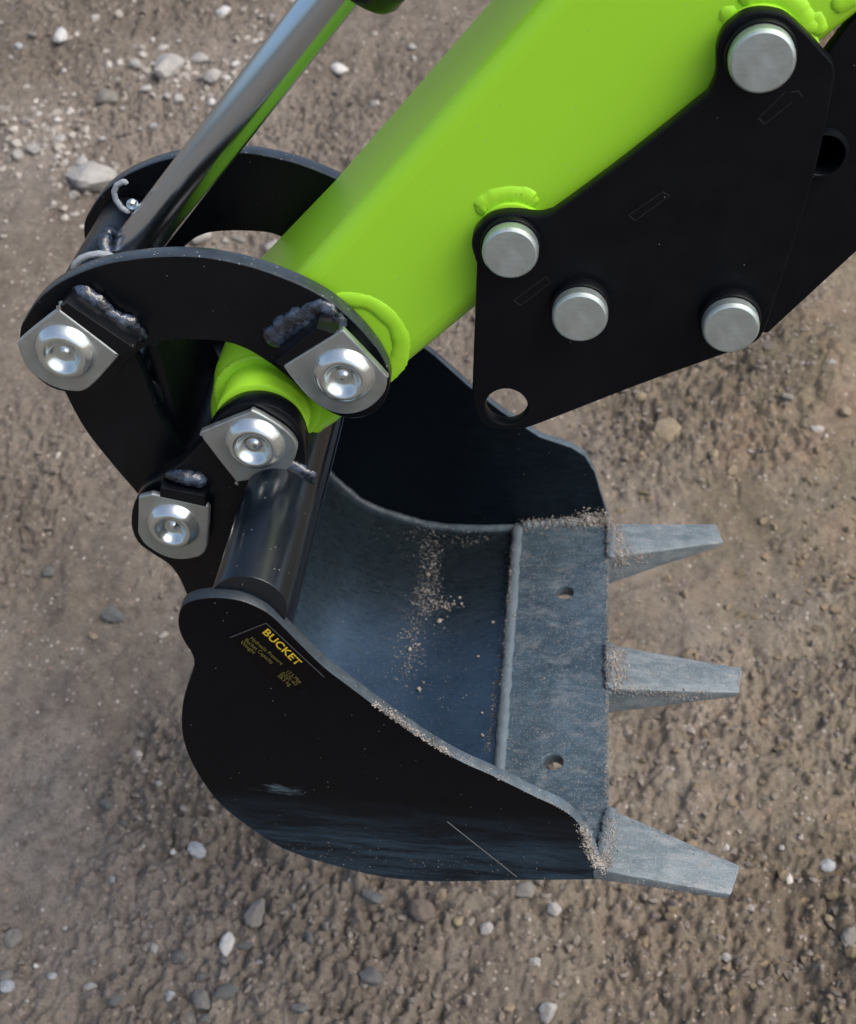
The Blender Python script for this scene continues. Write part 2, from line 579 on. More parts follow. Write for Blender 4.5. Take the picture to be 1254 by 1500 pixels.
def ground_height(x, y):
    h = base_height(x, y)
    wx = x + 0.02 * vnoise(x, y, 14, 91)
    wy = y + 0.02 * vnoise(x, y, 14, 92)
    h = h + 0.045 * vnoise(wx, wy, 2.3, 1) + 0.022 * vnoise(wx, wy, 6.5, 2)
    h = h + 0.013 * vnoise(wx, wy, 17, 3) + 0.007 * vnoise(wx, wy, 43, 4)
    # rougher patches and beaten-down smoother ones
    right = np.clip((x - 0.05) * 2.2, 0, 1)
    rough = roughness_mask(x, y)
    fine = 0.0020 * vnoise(wx, wy, 62, 7) + 0.0036 * vnoise(x, y, 133, 8) + 0.0034 * vnoise(x, y, 260, 18)
    h = h + (0.25 + rough) * fine
    h = h + rough * (0.30 * cells(wx, wy, 24, 11, keep=0.25) * right + 0.42 * cells(wx, wy, 50, 12, keep=0.30)
                     + 0.9 * cells(x, y, 115, 13, keep=0.5) + 0.9 * cells(x + 0.5, y, 190, 14, keep=0.5))
    # cracks and furrows
    r = 1 - np.abs(vnoise(wx + 5, wy, 9, 9) + 0.35 * vnoise(wx, wy, 40, 19)) * 7
    h = h - 0.007 * np.clip(r, 0, 1) ** 2 * (0.2 + rough)
    r = 1 - np.abs(vnoise(wx + 5, wy + 3, 23, 29) + 0.35 * vnoise(wx, wy, 90, 39)) * 7
    h = h - 0.006 * np.clip(r, 0, 1) ** 2 * (0.1 + rough)
    return h

def build_ground():
    def axis(lo, hi, n, far):
        core = np.linspace(lo, hi, n)
        st = core[1] - core[0]
        up, dn, s, v = [], [], st, hi
        while v < far:
            s *= 1.16; v += s; up.append(v)
        s, v = st, lo
        while v > -far:
            s *= 1.16; v -= s; dn.append(v)
        return np.concatenate([np.array(dn[::-1]), core, np.array(up)])
    xs = axis(-0.95, 1.05, 860, 80)
    ys = axis(0.02, 2.30, 940, 80)
    X, Y = np.meshgrid(xs, ys)
    Z = ground_height(X, Y)
    nx, ny = len(xs), len(ys)
    co = np.stack([X, Y, Z], -1).reshape(-1, 3).astype(np.float32)
    idx = np.arange(nx * ny).reshape(ny, nx)
    q = np.stack([idx[:-1, :-1], idx[:-1, 1:], idx[1:, 1:], idx[1:, :-1]], -1).reshape(-1, 4).astype(np.int32)
    me = bpy.data.meshes.new('ground')
    me.vertices.add(len(co)); me.vertices.foreach_set('co', co.ravel())
    me.loops.add(q.size); me.loops.foreach_set('vertex_index', q.ravel())
    me.polygons.add(len(q))
    me.polygons.foreach_set('loop_start', np.arange(0, q.size, 4, dtype=np.int32))
    me.polygons.foreach_set('use_smooth', np.ones(len(q), dtype=bool))
    me.update()
    o = bpy.data.objects.new('ground', me)
    COL.objects.link(o)
    o['kind'] = 'structure'
    return o

def soil_mat():
    m, nt, b = new_mat('bare_soil')
    nA = noise_tex(nt, 3.2, 5, 0.6)
    nB = noise_tex(nt, 11, 6, 0.6)
    nC = noise_tex(nt, 70, 6, 0.7)
    nD = noise_tex(nt, 300, 4, 0.6)
    tc = nt.nodes.new('ShaderNodeTexCoord')
    sx = nt.nodes.new('ShaderNodeSeparateXYZ')
    nt.links.new(tc.outputs['Object'], sx.inputs[0])
    gx = nt.nodes.new('ShaderNodeMapRange')
    gx.inputs['From Min'].default_value = -0.05
    gx.inputs['From Max'].default_value = 0.55
    nt.links.new(sx.outputs['X'], gx.inputs[0])
    left = mix(nt, ramp(nt, nA.outputs[0], [(0.35, 0), (0.65, 1)]).outputs[0], (0.124, 0.106, 0.086), (0.188, 0.164, 0.136))
    right = mix(nt, ramp(nt, nA.outputs[0], [(0.35, 0), (0.65, 1)]).outputs[0], (0.104, 0.086, 0.052), (0.188, 0.154, 0.094))
    right = mix(nt, ramp(nt, nB.outputs[0], [(0.5, 0), (0.66, 0.7)]).outputs[0], right, (0.230, 0.150, 0.094))
    c = mix(nt, gx.outputs[0], left, right)
    ny_ = nt.nodes.new('ShaderNodeMapRange')
    ny_.inputs['From Min'].default_value = 0.50
    ny_.inputs['From Max'].default_value = 0.22
    nt.links.new(mathn(nt, 'ADD', sx.outputs['Y'], mathn(nt, 'MULTIPLY', mathn(nt, 'SUBTRACT', nB.outputs[0], 0.5), 0.6)), ny_.inputs[0])
    damp = mathn(nt, 'MULTIPLY', mathn(nt, 'MULTIPLY', ny_.outputs[0], gx.outputs[0]), 0.75)
    c = mix(nt, damp, c, (0.105, 0.088, 0.076))
    # wetter darker blotches, pale gravelly dust, and crevice shade painted into the colour
    c = mix(nt, ramp(nt, nB.outputs[0], [(0.30, 0.55), (0.46, 0)]).outputs[0], c, (0.075, 0.062, 0.054))
    n5 = noise_tex(nt, 1.7, 5, 0.6, stretch=(1, 1, 1))
    c = mix(nt, ramp(nt, n5.outputs[0], [(0.52, 0), (0.75, 0.6)]).outputs[0], c, (0.27, 0.24, 0.215))
    c = mix(nt, ramp(nt, nC.outputs[0], [(0.3, 0.7), (0.5, 0)]).outputs[0], c, (0.07, 0.055, 0.046))  # dark crevices painted in where the bump noise runs low
    c = mix(nt, ramp(nt, nC.outputs[0], [(0.55, 0), (0.8, 0.6)]).outputs[0], c, (0.30, 0.265, 0.215))
    c = mix(nt, ramp(nt, nD.outputs[0], [(0.35, 0.5), (0.5, 0), (0.65, 0.0)]).outputs[0], c, (0.08, 0.065, 0.055))
    v = nt.nodes.new('ShaderNodeTexVoronoi')
    v.inputs['Scale'].default_value = 150
    nt.links.new(tc.outputs['Object'], v.inputs['Vector'])
    sep = nt.nodes.new('ShaderNodeSeparateColor')
    nt.links.new(v.outputs['Color'], sep.inputs[0])
    grit = mathn(nt, 'MULTIPLY', mathn(nt, 'LESS_THAN', v.outputs['Distance'], 0.33), mathn(nt, 'LESS_THAN', sep.outputs[0], 0.22))
    gcol = ramp(nt, sep.outputs[1], [(0.0, (0.30, 0.28, 0.26)), (0.4, (0.19, 0.16, 0.14)), (0.7, (0.27, 0.20, 0.15)), (1.0, (0.42, 0.40, 0.37))])
    c = mix(nt, mathn(nt, 'MULTIPLY', grit, 0.8), c, gcol.outputs[0])
    nt.links.new(c, b.inputs['Base Color'])
    b.inputs['Roughness'].default_value = 0.92
    b.inputs['Specular IOR Level'].default_value = 0.25
    hgt = mathn(nt, 'ADD', nC.outputs[0], mathn(nt, 'MULTIPLY', nD.outputs[0], 0.45))
    bump(nt, b, hgt, 0.8, 0.005)
    return m

ground = build_ground()
M['soil'] = soil_mat()
ground.data.materials.append(M['soil'])

# ------------------------------------------------------------------ the excavator
root = bpy.data.objects.new('excavator', None)
COL.objects.link(root)
ROOTLOC = Vector((0.05, 0.19, 0.525))
root.location = ROOTLOC
root.empty_display_size = 0.1
PW[root.name] = ROOTLOC
root['label'] = 'lime green and black mini excavator arm with a black toothed bucket hanging over bare soil'
root['category'] = 'excavator'

# depths (pin direction)
Y_FLAG = 0.094
Y_LINK, T_LINK = 0.116, 0.0115
Y_ARM, Y_ARM2 = 0.131, 0.256
Y_LINK2 = 0.2595
W = 0.387
T_SIDE = 0.009
TAU = 0.10
A = P(91, 523, 0.088)
B = P(501, 558, 0.088)
D = P(371, 655, 0.080)
Cc = P(252, 775, 0.076)
ZB = P(870, 1285, 0).z

# --- dipper arm
arm_pts = [(334, 505, 's'), (312, 548), (307, 578), (304, 620), (325, 680), (380, 716), (428, 698), (450, 662, 's'), (470, 643), (492, 628),
           (511, 610, 's'), (690, 465, 's'), (1210, 66, 's'), (1400, -82, 's'), (1400, -400, 's'), (1150, -400, 's'), (797, 0, 's'), (640, 176, 's'), (450, 388, 's')]
arm = px_plate('dipper_arm', arm_pts, Y_ARM, Y_ARM2 - Y_ARM, 'green', root, bevel=0.013, res=5)
ctrD = yface(D, 0)
finish(cyl_mesh(yface(D, 0.106), yface(D, Y_ARM + 0.01), 0.0300, 0.002), 'pin_boss', 'green', arm)

def ring_pts(c, Y, r, a0=0, a1=360, n=40, wob=0.0, seed=0):
    out = []
    for i in range(n + 1):
        a = math.radians(a0 + (a1 - a0) * i / n)
        rr = r * (1 + wob * mn.noise(Vector((i * 0.4, seed, 0))))
        out.append(Vector((c.x + rr * math.cos(a), Y, c.z + rr * math.sin(a))))
    return out
GW = 'green'
finish(bead_mesh(ring_pts(D, Y_ARM, 0.0318, 200, 560, wob=0.02), 0.0030, seed=1, ripple=0.0032, lump=0.14, rip_amp=0.05, flat=(1.5, 0.7)), 'weld_bead', GW, arm)
finish(bead_mesh(ring_pts(B, Y_ARM, 0.0315, 170, 530, wob=0.03), 0.0042, seed=2, ripple=0.0034, lump=0.16, rip_amp=0.03, flat=(1.4, 0.34)), 'weld_bead', GW, arm)

# --- mounting plate on the arm (near) with its round pins, and its twin on the far side
YP, TP = 0.1175, 0.009
mp_pts = [(1222, 98), (1221, 128), (1193, 255), (1164, 353), (1135, 440), (1118, 488), (1100, 505), (1056, 521), (934, 565), (787, 622), (760, 629), (738, 630),
          (714, 624), (699, 607), (692, 585), (692, 563), (698, 400), (697, 383), (691, 362), (693, 345), (701, 333), (716, 320), (738, 314), (762, 314),
          (787, 317), (805, 314), (822, 304), (914, 236), (1020, 152), (1038, 136), (1048, 112), (1049, 90), (1050, 70), (1058, 48), (1071, 34), (1090, 21),
          (1112, 16), (1135, 18), (1156, 26), (1190, 58), (1206, 76), (1217, 88)]
hr = rad(742, 596, YP, 31)
mplate = px_plate('mounting_plate', mp_pts, YP, TP, 'black_plate', root, holes=[(742, 596, hr)], bevel=0.0012, n=3)
o2 = mplate.copy(); COL.objects.link(o2); o2.location = mplate.location + Vector((0, Y_ARM2 + 0.033 - YP - TP, 0)); o2.parent = root
PW[o2.name] = ROOTLOC + o2.location

def round_pin(px, py, Yh, rpx, neck):
    c = P(px, py, Yh)
    r = rad(px, py, Yh, rpx)
    # the head, its chamfer, and the shaft through to the far plate
    head = lathe_mesh([(0, 0.0), (r * 0.90, 0.0), (r * 0.955, -0.0006), (r, -0.0022), (r, -0.0085), (r * 0.95, -0.009), (r * 0.9, -0.009), (r * 0.9, -0.30), (0, -0.30)],
                      c, Vector((0, -1, 0)), 64)
    pin = finish(head, 'pivot_pin', 'zinc_pin', root, 12)
    cb = yface(c, YP - neck)
    finish(lathe_mesh([(r * 0.9, 0), (r * 1.06, 0), (r * 1.10, -0.001), (r * 1.10, -neck - 0.001), (r * 0.9, -neck - 0.001)], cb, Vector((0, -1, 0)), 56),
           'pin_collar', 'black_plate', pin)
    return c
for (x, y, r, hd, nk) in ((1117, 92, 49, 0.013, 0.004), (747, 373, 41.5, 0.013, 0.004), (849.5, 467, 41, 0.0165, 0.0075), (1071, 483, 41.5, 0.0165, 0.0075)):
    round_pin(x, y, YP - hd, r, nk)
# green welded bosses behind the plate
for (x, y, rr, rb) in ((747, 373, 0.0225, 0.0052), (1117, 92, 0.0240, 0.0055)):
    c = P(x, y, YP - 0.013)
    finish(cyl_mesh(yface(c, YP + TP + 0.0005), yface(c, Y_ARM + 0.004), rr - 0.002), 'pin_boss', 'green', arm)
    finish(bead_mesh(ring_pts(c, Y_ARM, rr + 0.001, *((55, 150) if x == 747 else (10, 120)), wob=0.04, seed=x), rb, seed=x, ripple=0.0036, lump=0.12, rip_amp=0.006, flat=(1.25, 0.36)), 'weld_bead', GW, arm)
# loose weld runs by the top pin
for k, pts in enumerate(([(1058, 12), (1075, 30), (1062, 45)], [(1150, 15), (1172, 38), (1196, 28), (1200, 52)], [(1090, 5), (1110, 10), (1140, 6), (1165, 2)],
                         [(1176, 30), (1182, 62), (1196, 72)], [(1218, 8), (1240, 2), (1262, -8)])):
    finish(bead_mesh([P(x, y, Y_ARM) for x, y in pts], 0.0040, seed=20 + k, lump=0.25, ripple=0.0034, rip_amp=0.02, flat=(1.3, 0.30)), 'weld_bead', GW, arm)

# engraved corner marks in the plate
def etched(segs, Y, w, mat, parent, name, off=0.0002):
    for (x0, y0, x1, y1) in segs:
        a, b = P(x0, y0, Y), P(x1, y1, Y)
        d = (b - a).normalized(); s = Vector((-d.z, 0, d.x)) * w
        m = bpy.data.meshes.new('e')
        e = Vector((0, -off, 0)); bk = Vector((0, 0.0004, 0))
        vs = [a - s + e, b - s + e, b + s + e, a + s + e, a - s + bk, b - s + bk, b + s + bk, a + s + bk]
        m.from_pydata([tuple(v) for v in vs], [], [(0, 1, 2, 3), (0, 4, 5, 1), (1, 5, 6, 2), (2, 6, 7, 3), (3, 7, 4, 0)])
        finish(m, name, mat, parent, None)
etched([(921, 315, 930, 323), (971, 281, 981, 287), (1111, 172, 1119, 182), (1159, 135, 1169, 133), (1169, 133, 1176, 142), (753, 440, 763, 447)], YP, 0.0003, 'etch', mplate, 'etched_mark')
etched([(930, 323, 980, 287), (921, 315, 971, 281), (763, 447, 806, 414), (753, 440, 800, 405), (800, 405, 806, 414)], YP, 0.0003, 'etch_dark', mplate, 'etched_mark')
etched([(1109, 175, 1150, 135), (1119, 182, 1160, 150)], YP, 0.0003, 'etch_dark', mplate, 'etched_mark')

# --- boom end behind the plate (two cheeks with a ringed bore)
bo_pts = [(1085, 275), (1212, 78), (1300, 0), (1420, 60), (1350, 290, 's'), (1254, 369, 's'), (1125, 488, 's'), (1040, 462)]
Y_BO = 0.137
boom = px_plate('boom_end', bo_pts, Y_BO, 0.012, 'black_plate', root, holes=[(1205, 222, rad(1205, 222, Y_BO, 31))], bevel=0.001, n=3)
px_plate('boom_cheek', bo_pts, Y_BO + 0.10, 0.012, 'black_plate', boom, bevel=0.001, n=3)
cb = P(1205, 222, Y_BO)
rb = rad(1205, 222, Y_BO, 35)
finish(lathe_mesh([(rb * 0.84, -0.10), (rb * 0.84, 0.004), (rb * 0.9, 0.0052), (rb * 1.0, 0.005), (rb * 1.07, 0.001), (rb * 1.07, -0.012)], cb, Vector((0, -1, 0)), 56), 'bore_ring', 'black', boom)
finish(cyl_mesh(yface(cb, Y_BO + 0.05), yface(cb, Y_BO + 0.09), rb * 0.83), 'bore_bush', 'black', boom)

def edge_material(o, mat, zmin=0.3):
    """upward edge faces get a paler surface: bucket wear, painted sky sheen on links"""
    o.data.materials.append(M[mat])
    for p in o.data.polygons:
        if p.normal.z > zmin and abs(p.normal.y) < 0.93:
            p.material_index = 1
# --- curved tipping links (near and far)
link_pts = [(29, 497), (30, 481), (37, 465), (52, 442), (72, 423), (92, 410), (115, 399), (152, 386), (191, 379), (228, 375), (263, 374), (300, 376), (335, 382), (372, 391),
            (407, 403), (443, 418), (478, 437), (504, 457), (527, 479), (545, 500), (558, 519), (568, 540), (571, 560), (566, 582), (553, 601), (530, 612), (505, 612),
            (480, 602), (455, 583), (432, 562), (412, 545), (390, 529), (362, 512), (334, 502), (305, 499), (275, 498), (248, 499), (225, 503), (205, 513), (186, 530), (168, 552), (140, 570),
            (105, 575), (75, 568), (50, 549), (34, 522)]
link = px_plate('tipping_link', link_pts, Y_LINK, T_LINK, 'black', root, bevel=0.0009, n=3)
edge_material(link, 'edge_sheen', 0.2)
l2 = link.copy(); COL.objects.link(l2); l2.parent = root; l2.location = link.location + Vector((0, Y_LINK2 - Y_LINK, 0)); PW[l2.name] = ROOTLOC + l2.location

def block(pts, parent, Yf=Y_FLAG + 0.001, back=Y_LINK + 0.001):
    return px_plate('stop_block', pts, Yf, back - Yf, 'black', parent, bevel=0.0006, smooth=False)
block([(82, 456), (97, 443), (197, 510), (171, 522)], link)
block([(403, 530), (464, 480), (493, 489), (416, 538)], link)
finish(bead_mesh([P(104, 428, Y_LINK - 0.002), P(122, 436, Y_LINK - 0.004), P(165, 466, Y_LINK - 0.004), P(213, 497, Y_LINK - 0.002)], 0.0074, lump=0.5, flat=(1.15, 0.62), seed=5, ripple=0.012, rip_amp=0.03), 'weld_bead', 'weld_black', link)
finish(bead_mesh([P(392, 503, Y_LINK), P(425, 478, Y_LINK), P(470, 452, Y_LINK - 0.001), P(494, 470, Y_LINK - 0.003), P(504, 480, Y_LINK - 0.003)], 0.0066, lump=0.5, flat=(1.2, 0.55), seed=6, ripple=0.013, rip_amp=0.03), 'weld_bead', 'weld_black', link)

# --- straight connecting links between the ram pin and the bucket
rod_pts = [(94, 573), (108, 601), (127, 633), (154, 668), (180, 699), (200, 722), (217, 745), (240, 770), (275, 770), (300, 740), (285, 700), (262, 655), (239, 618), (222, 579), (200, 524), (178, 492),
           (140, 462), (100, 460), (72, 485), (68, 525)]
YC = 0.1285
conn = px_plate('connecting_link', rod_pts, YC, 0.010, 'black', root, bevel=0.001, n=3)
c2 = conn.copy(); COL.objects.link(c2); c2.parent = root; c2.location = conn.location + Vector((0, 0.110, 0)); PW[c2.name] = ROOTLOC + c2.location
finish(cyl_mesh(yface(Cc, 0.1055), yface(Cc, W - 0.1055), 0.0205), 'bush', 'black', conn)
_p0, _p1 = P(214, 505, 0.139), P(262, 690, 0.139)
_u = (_p1 - _p0).normalized(); _w = _u.cross(Vector((0, 1, 0)))
web = hexa_mesh([_p0, _p1, _p1 + _w * 0.008, _p0 + _w * 0.008], [p + Vector((0, 0.108, 0)) for p in (_p0, _p1, _p1 + _w * 0.008, _p0 + _w * 0.008)], 0.001, 0, 0)
finish(web, 'web_plate', 'black', conn)
mid = Vector(((A.x + Cc.x) / 2, 0, (A.z + Cc.z) / 2))
finish(cyl_mesh(yface(mid, YC + 0.009), yface(mid, YC + 0.111), 0.016), 'cross_tube', 'black', conn)

# --- hydraulic ram: eye tube, rod and barrel gland
YM = 0.1935
eye = finish(cyl_mesh(yface(A, YC + 0.0115), yface(A, Y_LINK2 - 0.002), rad(91, 523, YM, 0) + 0.0235, 0.002), 'ram_eye', 'black', root)
p_top = P(481, 0, YM); p_low = P(214, 342, YM)
ax = (p_top - p_low).normalized()
rr = 0.0146
start = p_low - ax * 0.03
rod = finish(cyl_mesh(start, p_top + ax * 0.35, rr, 0.002, 72), 'ram_rod', 'chrome', root)
perp = ax.cross(Vector((0, 1, 0))).normalized()
gl = P(508, -38, YM)
gl = p_low + ax * (gl - p_low).dot(ax)
rg = 0.0335
barrel = finish(lathe_mesh([(rr + 0.0005, 0.002), (rr + 0.003, -0.001), (rg - 0.006, -0.001), (rg - 0.002, 0.001), (rg, 0.005), (rg, 0.012), (rg - 0.0015, 0.0135), (rg - 0.0015, 0.016), (rg, 0.0175), (rg, 0.30), (rr, 0.30)],
                           gl, ax, 72), 'ram_barrel', 'rubber', root)
# weld collar where the rod meets the eye
wc = []
for i in range(25):
    a = 2 * math.pi * i / 24
    s = Vector((0, 1, 0))
    base = yface(A, YM) + ax * 0.0235
    wc.append(base + (perp * math.cos(a) + s * math.sin(a)) * 0.0150 - ax * 0.004 * (1 - math.cos(2 * a)) )
finish(bead_mesh(wc, 0.0050, nrm=ax, seed=9, lump=0.5, ripple=0.006), 'weld_bead', 'weld_black', rod)
# pale seal rings standing off the eye tube on both sides of the rod
def arc_tube(Y, a0, a1, R, r, name, parent, mat):
    pts = ring_pts(A, Y, R, a0, a1, 24)
    return finish(bead_mesh(pts, r, lump=0.05, rip_amp=0.0, seg=12, nrm=Vector((0, 1, 0))), name, mat, parent)
finish(bead_mesh([P(x, y, 0.137) for x, y in ((107, 397), (110, 387), (118, 379), (130, 374), (145, 372), (160, 374), (172, 380))], 0.0022, lump=0.08, rip_amp=0, seg=12), 'seal_ring', 'seal', eye)
finish(bead_mesh([P(x, y, 0.205) for x, y in ((188, 268), (180, 266), (171, 271), (167, 281), (170, 293), (178, 304), (190, 312))], 0.0019, lump=0.08, rip_amp=0, seg=12), 'retaining_clip', 'seal', eye)
gn = P(194, 299, 0.208)
nip = lathe_mesh([(0, 0.0045), (0.0018, 0.004), (0.0028, 0.0025), (0.0024, 0.001), (0.0040, 0), (0.0040, -0.006), (0, -0.006)], gn, Vector((0.25, -0.5, 0.8)), 20)
finish(nip, 'grease_nipple', 'zinc_dome', eye)

# --- flag pins
def flag_pin(cen, Yf, outline, R, block_black=True):
    """zinc flag plate, pressed dome head, shaft"""
    shaft = finish(cyl_mesh(yface(cen, Yf + 0.003), yface(cen, W - Yf), 0.0125), 'pivot_pin', 'zinc', root)
    px_plate('flag_plate', outline, Yf, 0.005, 'zinc', shaft, bevel=0.0010, n=5)
    prof = [(0, 0.0030), (0.10, 0.0029), (0.15, 0.0023), (0.19, 0.0010), (0.26, 0.0006), (0.34, 0.0012), (0.44, 0.0026), (0.51, 0.0046), (0.57, 0.0062), (0.64, 0.0068),
            (0.72, 0.0064), (0.80, 0.0052), (0.88, 0.0034), (0.94, 0.0018), (0.975, 0.0004), (0.985, -0.0002), (1.0, -0.001)]
    me = lathe_mesh([(r * R, h) for r, h in prof], yface(cen, Yf), Vector((0, -1, 0)), 64)
    finish(me, 'pin_head', 'zinc_dome', shaft, 60)
    return shaft
RH = rad(91, 523, Y_FLAG, 47)
fA = flag_pin(A, Y_FLAG, [(84, 454), (90, 457), (166, 515), (171, 521), (168, 528), (130, 568), (104, 573), (72, 564), (41, 541), (27, 510), (31, 496)], RH)
fB = flag_pin(B, Y_FLAG, [(417, 535, 's'), (492, 489), (501, 485), (510, 491), (564, 548), (566, 556), (563, 575), (543, 596), (517, 606), (487, 604), (455, 585), (419, 543)], RH)
fD = flag_pin(D, 0.084, [(294, 636), (300, 630), (360, 606), (373, 603), (415, 628), (433, 648), (434, 664), (423, 686), (399, 697), (350, 706), (343, 702), (297, 643)], RH * 0.99)
fC = flag_pin(Cc, 0.080, [(203, 729, 's'), (222, 724, 's'), (304, 742, 's'), (307, 747, 's'), (304, 800, 's'), (296, 813), (276, 819), (255, 819), (234, 812), (212, 797), (202, 781, 's')], rad(252, 775, 0.08, 40.5))

# --- bucket
def side_point(px, py, far=False):
    n = Vector((0, -1, TAU if far else -TAU)).normalized()
    p0 = Vector((0, W if far else 0, ZB))
    w = hit_plane(px, py, p0, n)
    v = Vector((0, TAU if far else -TAU, 1)).normalized()
    return (w.x, (w - p0).dot(v))
near_px = [(277, 882), (266, 890), (261, 905), (262, 922), (270, 941), (281, 958), (284, 975), (277, 997), (270, 1019), (266, 1045), (267, 1077), (278, 1112), (298, 1147), (323, 1179),
           (355, 1205), (400, 1236), (438, 1253), (480, 1266), (544, 1282), (600, 1290), (660, 1292), (751, 1290), (862, 1289), (873, 1287, 's'), (876, 1276), (868, 1259),
           (858, 1228), (851, 1212), (841, 1199), (819, 1183), (786, 1168), (721, 1136), (680, 1118), (640, 1096), (600, 1070), (560, 1042), (512, 1006), (474, 977), (432, 936), (400, 904), (378, 890),
           (352, 880), (322, 876), (297, 877)]
near_loc = [side_point(p.x, p.y) for p in smooth_pts(near_px, True, 3)]
bucket_shell_px = [(419, 909), (404, 925), (370, 946), (325, 962), (298, 985), (284, 1015), (279, 1048), (281, 1082), (291, 1116), (310, 1150), (335, 1180), (366, 1204), (408, 1231),
                   (442, 1246), (485, 1259), (548, 1274), (600, 1281), (660, 1284), (724, 1285)]
sh_out = [(lambda w: Vector((w.x, w.z)))(P(p.x, p.y, 0)) for p in smooth_pts(bucket_shell_px, False, 4)]
TS = 0.005
sh_in = []
for i, p in enumerate(sh_out):
    t = (sh_out[min(i + 1, len(sh_out) - 1)] - sh_out[max(i - 1, 0)]).normalized()
    sh_in.append(p + Vector((-t.y, t.x)) * TS)
def shell_mesh(prof_out, prof_in, ny=24):
    vs, fs = [], []
    k = len(prof_out)
    for j in range(ny + 1):
        f = j / ny
        for prof in (prof_out, prof_in):
            for p in prof:
                dz = p.y - ZB
                y0 = 0.004 - TAU * dz
                y1 = W + 0.004 + TAU * dz
                vs.append((p.x, y0 + (y1 - y0) * f, p.y))
    st = 2 * k
    for j in range(ny):
        for i in range(k - 1):
            a = j * st + i
            fs.append((a, a + 1, a + 1 + st, a + st))
            a = j * st + k + i
            fs.append((a + st, a + 1 + st, a + 1, a))
        fs.append((j * st, (j + 1) * st, (j + 1) * st + k, j * st + k))
        fs.append((j * st + k - 1, j * st + 2 * k - 1, (j + 1) * st + 2 * k - 1, (j + 1) * st + k - 1))
    me = bpy.data.meshes.new('shell')
    me.from_pydata(vs, [], fs)
    bm = bmesh.new(); bm.from_mesh(me); bmesh.ops.recalc_face_normals(bm, faces=bm.faces); bm.to_mesh(me); bm.free()
    return me
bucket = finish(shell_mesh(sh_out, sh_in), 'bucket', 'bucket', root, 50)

me = plate_local([near_loc], T_SIDE, 0.0009, 1)
me.transform(frame_mat(Vector((0, 0, ZB)), UX, Vector((0, -TAU, 1)).normalized()))
side_n = finish(me, 'side_plate', 'black_side', bucket, 30)
edge_material(side_n, 'edge', 0.25)
far_vis = [(540, 452), (600, 492), (638, 521), (686, 564), (735, 602), (790, 639), (838, 655), (858, 668), (871, 690), (880, 722), (889, 750), (895, 764)]
near_sub = [side_point(p[0], p[1]) for p in near_px]
i0 = next(i for i, p in enumerate(near_px) if p[:2] == (873, 1287))
i1 = next(i for i, p in enumerate(near_px) if p[:2] == (400, 904))
hidden = near_sub[:i0][::-1] + near_sub[i1:][::-1]
far_loc = [side_point(x, y, True) for x, y in far_vis] + hidden
me = plate_local([far_loc], T_SIDE, 0.0009, 1)
vfar = Vector((0, TAU, 1)).normalized()
me.transform(frame_mat(Vector((0, W, ZB)), UX, vfar))
side_f = finish(me, 'side_plate', 'side_in', bucket, 30)
edge_material(side_f, 'edge', 0.25)

# lip of the shell next to the mounting tube
lipo = [(lambda w: Vector((w.x, w.z)))(P(x, y, 0)) for x, y in ((396, 872), (410, 880), (430, 893), (431, 905))]
lipi = [(lambda w: Vector((w.x, w.z)))(P(x, y, 0)) for x, y in ((392, 883), (405, 890), (419, 900), (424, 908))]
finish(shell_mesh(lipo, lipi, 4), 'shell_lip', 'black', bucket, 30)

# mounting tube
tc_ = P(368, 874, -0.012)
rt = rad(368, 874, -0.01, 57)
tube = finish(cyl_mesh(yface(tc_, 0.006 - TAU * (tc_.z - ZB)), yface(tc_, W + 0.018), rt, 0.001, 72), 'mounting_tube', 'tube', bucket)

# hinge ears
Y_EAR = 0.090
ear_pts = [(192, 760), (197, 736), (212, 714), (236, 699), (270, 675), (297, 645), (306, 628), (322, 608), (346, 594), (374, 590), (402, 596), (427, 612), (441, 633), (447, 657), (447, 700), (441, 760),
           (432, 830), (426, 905), (300, 925), (281, 890), (264, 850), (248, 828), (226, 813), (205, 798), (195, 781)]
ear = px_plate('hinge_ear', ear_pts, Y_EAR, 0.0145, 'black', bucket, bevel=0.001, n=4)
e2 = ear.copy(); COL.objects.link(e2); e2.parent = bucket; e2.location = ear.location + Vector((0, W - 2 * Y_EAR - 0.0145, 0))
finish(bead_mesh([P(x, y, Y_EAR - 0.001) for x, y in ((243, 696), (262, 697), (285, 701), (303, 706))], 0.0062, lump=0.5, seed=11, ripple=0.012, rip_amp=0.03), 'weld_bead', 'weld_black', bucket)
px_plate('stop_block', [(235, 714), (300, 727), (302, 743), (234, 728)], 0.080, 0.011, 'black', bucket, bevel=0.0006, smooth=False)
wt_ = ring_pts(tc_, Y_EAR - 0.001, rt * 1.0, 22, 150, 30)
finish(bead_mesh(wt_, 0.0060, lump=0.4, seed=12, ripple=0.004, rip_amp=0.05, flat=(1.0, 0.55)), 'weld_bead', 'weld_black', bucket)

# cutting edge with two bolt holes
J = P(716, 1271, 0); E = P(892, 1275, 0)
uE = (E - J).normalized(); nE = uE.cross(Vector((0, 1, 0)))
def blade_pt(px, py):
    w = hit_plane(px, py, J, nE)
    return ((w - J).dot(uE), w.y)
LB = (E - J).length
loops = [[(0, 0.0092), (LB - 0.012, 0.0092), (LB, 0.012), (LB, W - 0.004), (LB - 0.001, W), (0, W)]]
for (hx, hy, hp) in ((810, 1116, 16), (827, 868, 14)):
    u, v = blade_pt(hx, hy)
    r = 0.0078
    loops.append([(u + r * math.cos(a), v + r * math.sin(a)) for a in np.linspace(0, 2 * math.pi, 29)[:-1]])
me = plate_local(loops, 0.010, 0.0008, 1)
me.transform(frame_mat(J, uE, Vector((0, 1, 0))))
blade = finish(me, 'cutting_edge', 'steel', bucket, 30)
def on_blade(px, py, up=0.0):
    return hit_plane(px, py, J, nE) + nE * up
